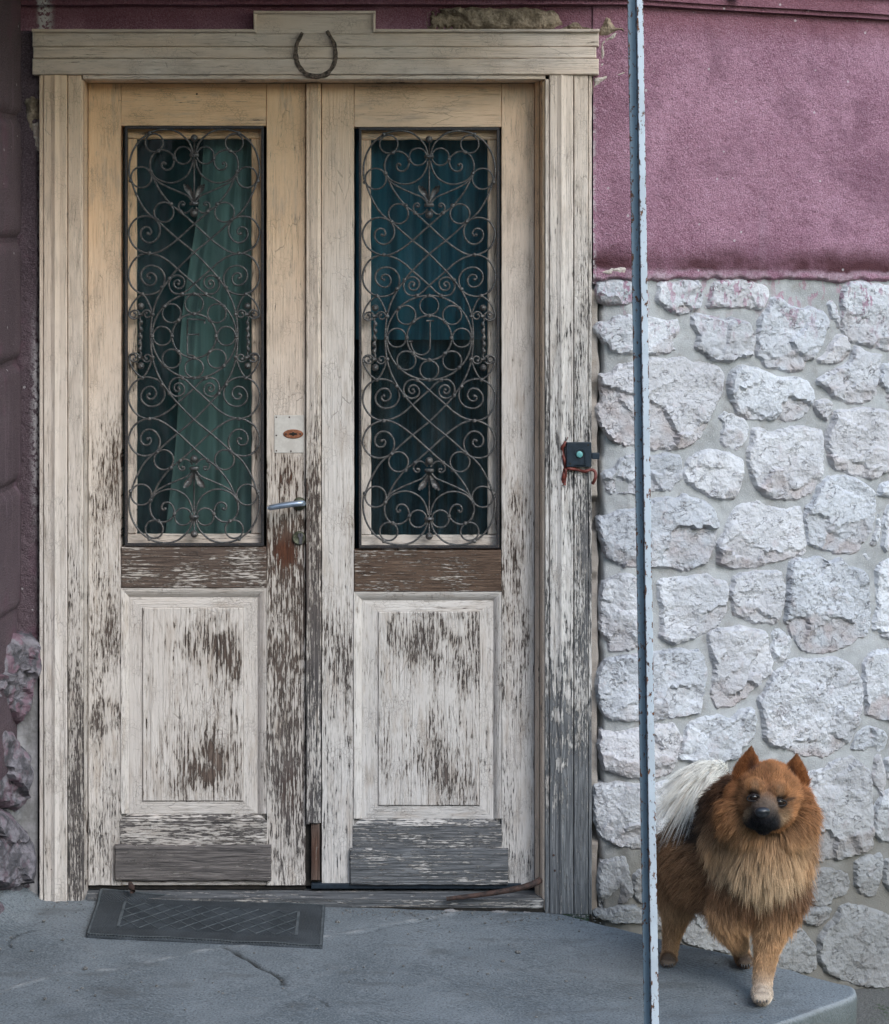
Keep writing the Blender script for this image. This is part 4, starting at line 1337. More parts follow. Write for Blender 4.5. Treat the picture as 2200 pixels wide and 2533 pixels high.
def build_grille(parent, cx, cy, hw, hh, letter):
    gr = bpy.data.objects.new('grille', None)
    COL.objects.link(gr)
    gr.location = W(cx, cy, YD)
    attach_empty(gr, parent)
    Yg = YD - 0.002
    sx, sy = hw / 169.0, hh / 517.0
    def P(u, v, mx, my, dY=0.0):
        uu = max(-169.0, min(169.0, u * 0.985))
        x = cx - uu * sx * mx
        y = cy - v * sy * my
        return W(x, y, Yg + dY)
    rad = 0.0029
    rnd = random.Random(int(cx))
    def put(nm, vf):
        return mk(nm, vf[0], vf[1], MI, gr, smooth=True)
    for my in (1, -1):
        for mx in (1, -1):
            for k, st in enumerate(STRANDS):
                pts = catmull([g3(*p) for p in st], 2.4)
                if k in (0,):
                    pts = [p for p in pts if p[1] > -1]
                dY = 0.0015 * ((k % 3) - 1) + 0.001 * mx
                j = [(rnd.uniform(-1, 1), rnd.uniform(-1, 1)) for _ in range(2)]
                r = rad if k < 3 else rad * 0.92
                w = [P(u + .5 * j[0][0] * math.sin(v * .02), v + .6 * j[1][1] * math.sin(u * .03), mx, my, dY) for u, v in pts]
                put('scroll', tube_vf(w, r, 7))
                # the eye of each scroll
                if k in (1, 2, 5, 8, 9):
                    e = w[0] if k in (1, 2) else w[-1]
                    put('scroll_eye', lathe_vf([(0.0015, -0.004), (0.0038, -0.003), (0.0045, 0), (0.0036, 0.003), (0.001, 0.004)], e, 'Y', 10))
                if k in (1, 2):
                    put('scroll_eye', lathe_vf([(0.0015, -0.004), (0.0038, -0.003), (0.0045, 0), (0.0036, 0.003), (0.001, 0.004)], w[-1], 'Y', 10))
            for (px, py, r) in RINGS:
                u, v = g3(px, py)
                rr = r / 3.75
                w = [P(u + rr * math.cos(a), v + rr * math.sin(a), mx, my, -0.001) for a in [2 * math.pi * i / 30 for i in range(30)]]
                put('ring', tube_vf(w, rad * 0.92, 7, True))
            for (px, py) in COLLARS:
                u, v = g3(px, py)
                c = P(u, v, mx, my, -0.001)
                b = lathe_vf([(0.002, -0.0055), (0.0052, -0.005), (0.006, 0), (0.0052, 0.005), (0.002, 0.0055)], c, 'Y', 8)
                put('collar', b)
        # pieces on the centre line, once per half
        u, v0 = g3(750, 195); _, v1 = g3(750, 790)
        put('stem', tube_vf([P(0, v0, 1, my), P(0, v1, 1, my)], rad * 0.9, 7))
        for py in (350, 800):
            _, v = g3(0, py)
            c = P(0, v, 1, my, -0.003)
            vv, ff = lathe_vf([(0.003, -0.006), (0.0125, -0.0055), (0.014, 0), (0.0125, 0.0055), (0.003, 0.006)], (0, 0, 0), 'Z', 14)
            put('collar', ([c + Vector((q[0] if isinstance(q, tuple) else q.x, (q.y) * 0.6, q.z * 0.85)) for q in vv], ff))
        for py, r in ((192, 0.0105), (888, 0.0112)):
            _, v = g3(0, py)
            c = P(0, v, 1, my, -0.003)
            prof = [(r * math.sin(a), -r * math.cos(a)) for a in [math.pi * (i + .15) / 8.3 for i in range(9)]]
            put('finial_ball', lathe_vf(prof, c, 'Y', 14))
        for mx in (1, -1):
            out = [(742,775),(722,745),(690,705),(660,672),(652,640),(648,622),(668,614),(676,630),(692,620),(706,645),(715,640),(728,668),(738,700),(746,745)]
            vs, fs = [], []
            L = [g3(*p) for p in out]
            for dY in (-0.004, -0.0015):
                for (a, b) in L:
                    vs.append(P(a, b, mx, my, dY - 0.004 * sstep(g3(0, 760)[1], g3(0, 640)[1], b)))
            n = len(L)
            fs = [tuple(range(n)), tuple(range(2 * n - 1, n - 1, -1))] + [(i, (i + 1) % n, n + (i + 1) % n, n + i) for i in range(n)]
            put('leaf', (vs, fs))
    # the side spindles, twisted, with a ball at each end
    for mx in (1, -1):
        u, v = g3(246, 1840)
        pts, rr = [], []
        for i in range(61):
            t = -1 + 2 * i / 60
            q = abs(t)
            pts.append(P(u + 1.6 * math.sin(t * 16), v * t, mx, 1, -0.002))
            rr.append(rad * (0.9 + 1.1 * (0.5 + 0.5 * math.cos(t * 19)) * (q < .75)))
        put('spindle', tube_vf(pts, rr, 8))
        for my in (1, -1):
            ub, vb = g3(250, 1752)
            r = 0.0098
            prof = [(r * math.sin(a), -r * math.cos(a)) for a in [math.pi * (i + .15) / 8.3 for i in range(9)]]
            put('finial_ball', lathe_vf(prof, P(ub, vb, mx, my, -0.003), 'Y', 12))
            ub, vb = g3(248, 1828)
            put('collar', tube_vf([P(ub + 6, vb, mx, my, -.003), P(ub - 6, vb, mx, my, -.003)], 0.0048, 8))
    # medallion
    for r in (106.0, 55.5):
        w = [P(r * math.cos(a), r * .985 * math.sin(a), 1, 1) for a in [2 * math.pi * i / 80 for i in range(80)]]
        put('ring', tube_vf(w, rad, 7, True))
    for k in range(8):
        a0 = math.pi / 4 * k
        u, v = 80.5 * math.cos(a0), 79.5 * math.sin(a0)
        w = [P(u + 23.2 * math.cos(a), v + 23.2 * math.sin(a), 1, 1, -.001) for a in [2 * math.pi * i / 30 for i in range(30)]]
        put('ring', tube_vf(w, rad * 0.9, 7, True))
        for rr in (55.5, 105.5):
            c = P(rr * math.cos(a0), rr * .985 * math.sin(a0), 1, 1, -.001)
            put('collar', lathe_vf([(0.002, -0.0055), (0.0054, -0.005), (0.006, 0), (0.0054, 0.005), (0.002, 0.0055)], c, 'Y', 8))
    # the letter
    if letter == 'E':
        segs = [[(17, 40), (17, -46)], [(17, 42), (-26, 40)], [(17, 3), (-11, 4)], [(-26, 40), (-26, 30)], [(-11, 7), (-11, 0)], [(17, -46), (-2, -50)]]
    else:
        segs = [[(-2, 41), (-2, -20), (2, -33), (12, -41), (24, -42), (36, -36), (43, -24), (46, -10)], [(7, 42), (-12, 42)], [(40, -9), (51, -9)]]
    for sg in segs:
        q = catmull(sg, 3) if len(sg) > 2 else sg
        put('letter_stroke', tube_vf([P(a, b, 1, 1, -.001) for a, b in q], rad * 0.85, 6))
    # flat bar frame round the grille
    x0, x1, y0, y1 = cx - hw, cx + hw, cy - hh, cy + hh
    for (a, b, c, d) in ((x0 - 3, x1 + 3, y0 - 3, y0 + 4), (x0 - 3, x1 + 3, y1 - 4, y1 + 3), (x0 - 3, x0 + 3.5, y0 + 4.2, y1 - 4.2), (x1 - 3.5, x1 + 3, y0 + 4.2, y1 - 4.2)):
        p = W(a, c, Yg - 0.004); q = W(b, d, Yg - 0.004)
        vv, ff = box_vf(p.x, q.x, Yg - 0.004, Yg + 0.012, q.z, p.z)
        bevel_obj(mk('frame_bar', vv, ff, MGF, gr), 0.0015, 2)
    return gr
def attach_empty(o, parent):
    attach(o, parent)
    # keep the empty where it was asked to stand
# ---------------------------------------------------------------- a door leaf
def build_leaf(label, side, X):
    """X: dict of photo measurements"""
    o = thing('door_leaf', label, 'door', W((X['l'] + X['r']) / 2, 2192, YD), 'leaves of the double door')
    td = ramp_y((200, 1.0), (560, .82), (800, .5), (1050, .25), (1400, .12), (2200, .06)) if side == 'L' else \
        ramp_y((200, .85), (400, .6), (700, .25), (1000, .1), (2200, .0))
    gd = ramp_y((200, .05), (1100, .12), (1700, .35), (2000, .55), (2190, .6)) if side == 'L' else \
        ramp_y((200, .1), (1300, .25), (1700, .5), (2000, .8), (2190, .95))
    th = 0.045
    # stiles and rails
    for (a, b, w) in X['stiles']:
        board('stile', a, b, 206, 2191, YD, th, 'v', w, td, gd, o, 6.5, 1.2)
    gx0, gx1, gy0, gy1 = X['grille']
    s0, s1 = X['in']
    board('top_rail', s0 + .6, s1 - .6, 206, gy0 - 1, YD + .0008, th, 'h', .05, td, gd, o, 6.5, 1.0)
    my0, my1 = X['mid']
    board('mid_rail', s0 + .4, s1 - .4, my0, my1, YD - .004, th, 'h', X['midw'], td, X['midg'], o, 5.5, 2.5)
    # moulding round the lower panel, mitred
    px0, px1, py0, py1 = X['panel']
    fx0, fx1, fy0, fy1 = X['field']
    Yo, Yi = YD - .003, YD + .014
    bt, bb = my1, py1
    patch('moulding', [(s0, bt, Yo), (s1, bt, Yo), (px1, py0, Yi), (px0, py0, Yi)], 'h', .10, td, gd, o, 5, bow=.004)
    patch('moulding', [(s0, bt, Yo), (px0, py0, Yi), (px0, py1, Yi), (s0, py1, Yo)], 'v', .16, td, gd, o, 5, bow=.004)
    patch('moulding', [(px1, py0, Yi), (s1, bt, Yo), (s1, py1, Yo), (px1, py1, Yi)], 'v', .16, td, gd, o, 5, bow=.004)
    # panel margin (four boards) and raised field
    patch('backing', [(s0 - 4, bt - 8, YD + .019), (s1 + 4, bt - 8, YD + .019), (s1 + 4, 2191, YD + .019), (s0 - 4, 2191, YD + .019)], 'v', .3, td, gd, o, 12)
    wm = X['marginw']
    Ym = YD + .013
    patch('panel_margin', [(px0, py0, Ym), (px1, py0, Ym), (fx1, fy0, Ym - .003), (fx0, fy0, Ym - .003)], 'h', wm, td, gd, o, 6)
    patch('panel_margin', [(px0, py0, Ym), (fx0, fy0, Ym - .003), (fx0, fy1, Ym - .003), (px0, py1, Ym)], 'v', wm, td, gd, o, 6)
    patch('panel_margin', [(fx1, fy0, Ym - .003), (px1, py0, Ym), (px1, py1, Ym), (fx1, fy1, Ym - .003)], 'v', wm, td, gd, o, 6)
    patch('panel_margin', [(fx0, fy1, Ym - .003), (fx1, fy1, Ym - .003), (px1, py1, Ym), (px0, py1, Ym)], 'h', wm, td, gd, o, 6)
    board('panel_field', fx0 + 1, fx1 - 1, fy0 + 1, fy1 - 1, Ym - .0075, .012, 'v', X['fieldw'], td, X['fieldg'], o, 5, 2, .002)
    # weathered lower rail, sloping out, and kick board
    ry0, ry1 = py1, X['kick'][2]
    patch('lower_rail', [(px0 - 4, ry0, Yi), (px1 + 4, ry0, Yi), (s1 + 1, ry0 + 18, YD - .004), (s0 - 3, ry0 + 18, YD - .004)], 'h', X['lowg'] * .8, td, X['lowgray'], o, 5)
    board('lower_rail', s0 - 3, s1 + 1, ry0 + 18, ry1, YD - .004, .03, 'h', X['lowg'], td, X['lowgray'], o, 5.5, 1)
    kx0, kx1, ky0, ky1 = X['kick']
    board('kick_board', kx0, kx1, ky0, ky1, YD - .018, .03, 'h', X['kickw'], 0, X['kickg'], o, 5.5, 3, .004, rough=2.0)
    board('bottom_rail', s0 + 1, s1 - 1, ky1 + 1, 2190, YD + .001, th, 'h', .2, td, gd, o, 6, 1)
    # sash round the glass: rebate sides and a cream inner frame
    ix0, ix1, iy0, iy1 = X['glass']
    Ys = YD + .028
    ts = lambda x, y: min(1.0, td(x, y) + .1)
    for c, g in (([(gx0, gy0, YD), (gx1, gy0, YD), (gx1 - 3, gy0 + 3, Ys), (gx0 + 3, gy0 + 3, Ys)], 'h'),
                 ([(gx0, gy0, YD), (gx0 + 3, gy0 + 3, Ys), (gx0 + 3, gy1 - 3, Ys), (gx0, gy1, YD)], 'v'),
                 ([(gx1 - 3, gy0 + 3, Ys), (gx1, gy0, YD), (gx1, gy1, YD), (gx1 - 3, gy1 - 3, Ys)], 'v'),
                 ([(gx0 + 3, gy1 - 3, Ys), (gx1 - 3, gy1 - 3, Ys), (gx1, gy1, YD), (gx0, gy1, YD)], 'h')):
        patch('rebate', c, g, .15, ts, gd, o, 7)
    sash = [('h', gx0 + 3, gx1 - 3, gy0 + 3, iy0), ('h', gx0 + 3, gx1 - 3, iy1, gy1 - 3), ('v', gx0 + 3, ix0, iy0 + .3, iy1 - .3), ('v', ix1, gx1 - 3, iy0 + .3, iy1 - .3)]
    for g, a, b, c, d in sash:
        board('sash', a, b, c, d, Ys, .018, g, X['sashw'], ts, .2, o, 6, 2.5, .004, rough=1.6)
    p = W(ix0 - 6, iy0 - 6, Ys + .008); q = W(ix1 + 6, iy1 + 6, Ys + .008)
    v, f = box_vf(p.x, q.x, Ys + .008, Ys + .011, q.z, p.z)
    mk('glass_pane', v, f, MGL, o)
    build_grille(o, X['gc'][0], X['gc'][1], X['gc'][2], X['gc'][3], X['letter'])
    return o

LX = dict(l=218, r=757, stiles=[(218, 299.5, ramp_y((200, .02), (800, .06), (1000, .16), (1200, .29), (1500, .28), (2190, .30))),
                                 (659.5, 756, ramp_y((200, .03), (900, .08), (1150, .20), (1300, .34), (1500, .42), (2190, .40)))],
          **{'in': (299.5, 659.5)}, grille=(308, 652, 312, 1352), gc=(480.5, 831, 169, 517), mid=(1354, 1455), midw=.62, midg=.25,
          panel=(320, 637.5, 1477, 2013), field=(351.5, 603, 1503, 1983), marginw=.06, fieldw=.18, fieldg=.28, lowg=.50, lowgray=.62,
          kick=(283, 671, 2093, 2180), kickw=.82, kickg=.62, glass=(338, 622, 343, 1321), letter='E', sashw=.2)
RX = dict(l=757, r=1323, stiles=[(796, 876, ramp_y((200, .02), (1000, .08), (1300, .18), (1600, .29), (2190, .28))),
                                  (1241, 1323, ramp_y((200, .02), (1000, .12), (1250, .26), (1600, .28), (2190, .26)))],
          **{'in': (876, 1241)}, grille=(888, 1236, 315, 1357), gc=(1062, 835.5, 171, 518), mid=(1361, 1464), midw=.70, midg=.12,
          panel=(896, 1221, 1485, 2025), field=(935, 1187, 1513, 1994), marginw=.12, fieldw=.21, fieldg=.42, lowg=.66, lowgray=.9,
          kick=(866, 1258, 2102, 2191), kickw=.72, kickg=.95, glass=(918, 1207, 345, 1324), letter='J', sashw=.18)
leafL = build_leaf('left door leaf with lever handle, keyholes and iron grille holding the letter E', 'L', LX)
leafR = build_leaf('right door leaf with centre cover strip and iron grille holding the letter J', 'R', RX)

# cover strip (astragal) on the right leaf: stepped beads
td = ramp_y((200, .8), (600, .45), (1000, .2), (2200, .0))
wa = ramp_y((200, .06), (900, .14), (1150, .42), (1700, .5), (2040, .55))
ga = ramp_y((200, .1), (1200, .3), (1700, .65), (2040, .8))
board('cover_strip', 757.5, 794, 206, 2036, YD - .012, .03, 'v', wa, td, ga, leafR, 5, 2, prof=lambda u, v: .006 * max(0, math.sin(u * math.pi)) + .003 * (abs(u - .78) < .1))
board('cover_strip', 757.5, 765, 206, 2040, YD - .016, .02, 'v', wa, td, ga, leafR, 5, 1.5)
board('cover_strip', 770, 791, 2036.5, 2178, YD - .008, .02, 'v', .92, 0, .35, leafR, 5, 1.5)
patch('meeting_gap', [(754, 206, YD + .012), (797, 206, YD + .012), (797, 2191, YD + .012), (754, 2191, YD + .012)], 'v', 1.2, 0, .1, leafR, 9, MDARK)

# strike plate, keyholes and lever on the left leaf
def flat_plate(name, x0, x1, y0, y1, Yf, t, mat, parent, bev=.0008):
    p = W(x0, y0, Yf); q = W(x1, y1, Yf)
    v, f = box_vf(p.x, q.x, Yf, Yf + t, q.z, p.z)
    return bevel_obj(mk(name, v, f, mat, parent), bev, 2)
plate = flat_plate('lock_plate', 679, 752, 1027, 1120, YD - .0025, .003, MWHITEPL, leafL)
for (x, y) in ((684, 1032), (716, 1032), (684, 1077), (684, 1115), (720, 1116)):
    v, f = lathe_vf([(0.0010, -0.0012), (0.0020, -0.0008), (0.0024, 0.001)], W(x, y, YD - .0028), 'Y', 10)
    mk('rivet', v, f, MRUST, plate)
def oval(name, x, y, rx, ry, Yf, t, mat, parent, seg=28):
    vs, fs = [], []
    for (k, d) in ((.86, 0), (1.0, .0012), (1.0, t)):
        for i in range(seg):
            a = 2 * math.pi * i / seg
            vs.append(W(x + rx * k * math.cos(a), y + ry * k * math.sin(a), Yf) + Vector((0, d, 0)))
    for r in range(2):
        for i in range(seg):
            fs.append((r * seg + i, (r + 1) * seg + i, (r + 1) * seg + (i + 1) % seg, r * seg + (i + 1) % seg))
    fs.append(tuple(range(seg)))
    return mk(name, vs, fs, mat, parent)
esc = oval('keyhole_plate', 725.5, 1073.5, 25, 11.5, YD - .0050, .004, MCOPPER, leafL)
oval('keyhole', 725.5, 1073.5, 11.5, 3.4, YD - .0056, .002, MDARK, esc)
oval('keyhole', 725.5, 1073.5, 4.4, 5.2, YD - .0058, .002, MDARK, esc)
for x in (707.5, 743):
    oval('screw', x, 1074, 2.6, 2.8, YD - .0058, .002, MRUST, esc, 12)
hd = bpy.data.objects.new('lever_handle', None); COL.objects.link(hd); hd.location = W(742, 1247, YD - .01); attach(hd, leafL)
rp = [(0.0005, -0.008), (0.011, -0.0075), (0.0165, -0.005), (0.0185, -0.001), (0.0185, 0.002)]
v, f = lathe_vf(rp, W(741, 1246, YD - .002), 'Y', 26); mk('rose', v, f, MBRASS, hd, smooth=True)
ps = [W(748, 1245, YD - .002), W(748, 1245, YD - .020), W(750, 1245, YD - .036), W(744, 1245, YD - .044), W(725, 1247, YD - .046), W(690, 1252, YD - .046), W(668, 1256, YD - .045), W(662, 1257, YD - .045)]
ps = [Vector(p) for p in catmull([tuple(p) for p in ps], .006)]
n = len(ps)
v, f = tube_vf(ps, [0.0072 + .0012 * math.sin(i / n * 3.1) if i < n - 2 else 0.0045 for i in range(n)], 12)
mk('lever', v, f, MSTEEL, hd, smooth=True)
kd = bpy.data.objects.new('cylinder_lock', None); COL.objects.link(kd); kd.location = W(741, 1332, YD - .002); attach(kd, leafL)
v, f = lathe_vf([(0.0130, -0.0045), (0.0150, -0.0065), (0.0180, -0.005), (0.0195, -0.001), (0.0195, 0.002)], W(740, 1331, YD - .002), 'Y', 28)
mk('rose', v, f, MBRASS, kd, smooth=True)
v, f = lathe_vf([(0.0004, -0.0075), (0.0074, -0.0073), (0.0076, 0.0)], W(744, 1324, YD - .002), 'Y', 18)
MLOCK = mat_simple('lock_cylinder', (0.10, 0.095, 0.10), (0.16, 0.15, 0.155), 90, 0.45, 0.6, 0.1)
mk('cylinder', v, f, MLOCK, kd)
flat_plate('cylinder', 740, 748, 1326, 1346, YD - .0092, .008, MLOCK, kd)
flat_plate('keyway', 743, 745.4, 1318, 1327, YD - .0100, .002, MDARK, kd, .0002)
# nail hole marks
for (x, y, nm) in ((487, 232, 'nail'), (782, 242, 'nail'), (196, 2120, 'nail'), (128, 2151, 'nail')):
    v, f = lathe_vf([(0.0004, -0.0012), (0.0026, -0.0008), (0.003, 0.002)], W(x, y, YD - .0004 if x > 210 else 0.0), 'Y', 8)
    mk('nail', v, f, MRUST, leafL if 210 < x < 757 else (leafR if x > 757 else frame))
for (x, y) in ((1370, 2116), (1373, 2154), (1388, 2211)):
    v, f = lathe_vf([(0.0004, -0.0012), (0.0030, -0.0008), (0.0036, 0.002)], W(x, y, -.0006), 'Y', 8)
    mk('nail', v, f, MRUST, frame)
# dark weather strip under the right leaf, and under the left leaf
flat_plate('weather_strip', 770, 1290, 2186, 2199, YD - .006, .02, MBLACK, leafR, .002)
flat_plate('weather_strip', 219, 756, 2192.5, 2200, YD + .012, .02, MDARK, leafL, .001)

# ---------------------------------------------------------------- curtains behind the panes
def curtain(name, label, x0, x1, y0, y1, Yc, mat, folds, amp, ph=0.0, cat='curtain', slant=0.0):
    vs, fs = [], []
    nx, ny = 90, 30
    for j in range(ny + 1):
        for i in range(nx + 1):
            u, v = i / nx, j / ny
            xa = x0 + slant * (1 - v) ** 1.3 + 6 * math.sin(v * 11) * (slant > 0)
            x = xa + (x1 - xa) * u; y = y0 + (y1 - y0) * v
            a = u * folds * 6.283 + ph + .6 * math.sin(u * 9) + .4 * v
            p = W(x, y, Yc)
            p.y += amp * (math.sin(a) + .35 * math.sin(2.3 * a + 1)) * (.55 + .45 * v)
            vs.append(p)
    n = nx + 1
    for j in range(ny):
        for i in range(nx):
            a = j * n + i
            fs.append((a, a + n, a + n + 1, a + 1))
    o = mk(name, vs, fs, mat, smooth=True)
    tag(o, label, cat)
    return o
curtain('curtain', 'pale grey green curtain with a slanting edge behind the left door glass', 410, 650, 330, 1390, .20, mat_curtain('grey_green_cloth', (0.20, 0.24, 0.225), (0.34, 0.385, 0.36)), 3, .014, slant=95)  # slanting edge puts the lighter area of the pane into its shape
curtain('curtain', 'dark teal sheet added for the dim interior behind the left door glass', 300, 650, 310, 1390, .245, mat_curtain('dim_pane_sheet', (0.016, 0.042, 0.050), (0.038, 0.078, 0.086)), 4, .016, 1.0)  # dark sheet stands in for reflection and dim interior
curtain('curtain', 'deep blue pleated curtain behind the right door glass', 880, 1250, 310, 840, .22, mat_curtain('blue_cloth', (0.030, 0.095, 0.150), (0.070, 0.18, 0.25)), 5, .020, .5)
curtain('curtain', 'near black curtain hanging in folds behind the lower right door glass', 880, 1250, 830, 1400, .26, mat_curtain('black_blue_cloth', (0.006, 0.014, 0.022), (0.035, 0.085, 0.125)), 5, .03, 2.0)

# ---------------------------------------------------------------- horseshoe on the lintel
def horseshoe():
    pl = [(748, 80), (742, 92), (735, 106), (732, 120), (732, 138), (736, 156), (744, 170), (757, 182), (775, 187), (792, 187), (808, 182), (820, 170), (828, 154), (830, 138), (829, 120), (826, 106), (818, 90), (809, 76)]
    pts = catmull(pl, 3.5)
    vs, fs = [], []
    n = len(pts)
    for i, (x, y) in enumerate(pts):
        a = Vector(pts[max(0, i - 1)]); b = Vector(pts[min(n - 1, i + 1)])
        t = (b - a).normalized()
        nn = Vector((-t.y, t.x))
        w = (4.4 + 2.8 * sstep(0, .5, 1 - abs(2 * i / (n - 1) - 1))) * (0.92 + .25 * noise.noise(Vector((x * .08, y * .08, 0))))
        for s, d in ((-1, .006), (-.8, -.0045), (.8, -.0045), (1, .006)):
            p = W(x + nn.x * w * s, y + nn.y * w * s, -0.004)
            p.y += d + .0012 * noise.noise(Vector((x * .15, y * .15, s)))
            vs.append(p)
    for i in range(n - 1):
        for k in range(3):
            a = i * 4 + k
            fs.append((a, a + 1, a + 5, a + 4))
    fs += [(0, 1, 2, 3), tuple(4 * (n - 1) + k for k in (3, 2, 1, 0))]
    o = mk('horseshoe', vs, fs, MSHOE)
    tag(o, 'dark rusty horseshoe fixed to the door lintel', 'horseshoe')
horseshoe()

# ---------------------------------------------------------------- doorbell on the right casing
bell = thing('doorbell', 'square black doorbell with teal button and red tape on the door casing', 'doorbell', W(1432, 1156, 0))
Yb = -.016
flat_plate('housing', 1402, 1464, 1094, 1155, Yb, .019, MBLACK, bell, .002)
sur = []
def arch_pts(cx, cy, r, yb, n=18):
    return [(cx + r * math.cos(math.pi - math.pi * i / n), cy - r * math.sin(math.pi * i / n)) for i in range(n + 1)] + [(cx + r + 1, yb), (cx - r - 1, yb)]
outer = arch_pts(1436, 1123, 14.5, 1150); inner = arch_pts(1436, 1123, 11.5, 1151)
vs = [W(x, y, Yb - .0022) for x, y in outer] + [W(x, y, Yb - .0022) for x, y in inner]
n = len(outer)
fs = [(i, i + 1, n + i + 1, n + i) for i in range(n - 2)]
vs += [p + Vector((0, .003, 0)) for p in vs]
fs += [(2 * n + i, i, i + 1, 2 * n + i + 1) for i in range(n - 1)] + [(n + i, 3 * n + i, 3 * n + i + 1, n + i + 1) for i in range(n - 1)]
mk('surround', vs, fs, MBLACK, bell)
oval('recess', 1434.5, 1124, 10.5, 11, Yb - .0006, .001, MDARK, bell)
v, f = lathe_vf([(0.0006, -0.0045), (0.006, -0.0042), (0.0088, -0.003), (0.0094, 0.0)], W(1434, 1124, Yb - .001), 'Y', 24)
mk('button', v, f, MTEAL, bell, smooth=True)
for (x, y) in ((1456, 1101), (1411, 1147)):
    v, f = lathe_vf([(0.0004, -0.0006), (0.0026, -0.0005), (0.0030, 0.0006)], W(x, y, Yb - .0002), 'Y', 12)
    mk('screw', v, f, MDARK, bell)
flat_plate('side_lug', 1464.6, 1484, 1120, 1136, -.006, .014, MBLACK, bell, .002)
def tape(pts, wd, Y0):
    vs, fs = [], []
    q = catmull(pts, 4)
    for i, p in enumerate(q):
        a = Vector(q[max(0, i - 1)]); b = Vector(q[min(len(q) - 1, i + 1)])
        t = (b - a).normalized(); nn = Vector((-t.y, t.x, 0))
        for s in (-1, 0, 1):
            w = W(p[0] + nn.x * wd * s, p[1] + nn.y * wd * s, Y0)
            w.y += -.0025 * (s == 0) - .004 * math.sin(i * .7)
            vs.append(w)
    k = len(vs)
    vs += [Vector(p) + Vector((0, .001, 0)) for p in vs]
    for i in range(len(q) - 1):
        for s in range(2):
            a = i * 3 + s
            fs.append((a, a + 3, a + 4, a + 1)); fs.append((k + a, k + a + 1, k + a + 4, k + a + 3))
    for i in range(len(q) - 1):
        a = i * 3
        fs.append((a, k + a, k + a + 3, a + 3)); fs.append((a + 2, a + 5, k + a + 5, k + a + 2))
    mk('tape', vs, fs, MRED, bell, smooth=True)
tape([(1401, 1092), (1396, 1100), (1391, 1108), (1394, 1125), (1399, 1150), (1398, 1162), (1394, 1180), (1390, 1202)], 4.2, -.006)
tape([(1399, 1158), (1400, 1175), (1397, 1200)], 3.2, -.008)
tape([(1402, 1158), (1425, 1161), (1445, 1166), (1462, 1162), (1472, 1166), (1474, 1178), (1470, 1190), (1466, 1198)], 3.8, -.010)
tape([(1402, 1090), (1405, 1080)], 1.0, -.003)

# ---------------------------------------------------------------- steel post carrying the canopy
post = thing('metal_post', 'pale blue steel section post with rust spots between door and dog', 'post', (W(1613, 2533, -1.0).x, -1.0, 0.0))
M_PA = mat_post('post_paint_shaded', (0.185, 0.25, 0.30))  # same paint as the front flange, with its shade put into the colour
M_PB = mat_post('post_paint_lit', (0.47, 0.52, 0.57))
def flange(name, xt0, xt1, xb0, xb1, Yf, t, mat):
    ny = 320
    cols = [(0, t), (0, 0.0008), (.06, 0), (.25, 0), (.5, 0), (.75, 0), (.94, 0), (1, .0008), (1, t)]
    vs, fs, ed = [], [], []
    for j in range(ny + 1):
        v = j / ny
        y = -900 + (2900 + 900) * v
        k = (y - 0) / 2533.0
        a = xt0 + (xb0 - xt0) * k; b = xt1 + (xb1 - xt1) * k
        for (u, d) in cols:
            p = W(a + (b - a) * u + .15 * noise.noise(Vector((u * 9, y * .05, 0))), y, Yf)
            p.y += d
            vs.append(p)
            ed.append(1.0 if u in (0, 1) else (.65 if u in (.06, .94) else 0.0))
    n = len(cols)
    for j in range(ny):
        for i in range(n - 1):
            a = j * n + i
            fs.append((a, a + n, a + n + 1, a + 1))
    mk(name, vs, fs, mat, post, attrs={'edge': ed})
flange('back_flange', 1553, 1576, 1594, 1613, -1.0, .006, M_PA)
flange('web', 1574.5, 1577.5, 1611, 1614.5, -1.019, .024, M_PA)
flange('front_flange', 1576, 1591.5, 1612.5, 1631, -1.026, .006, M_PB)
# clip the post to floor and canopy
for o_ in post.children:
    for v_ in o_.data.vertices:
        v_.co.z = min(2.86, max(0.0, v_.co.z))

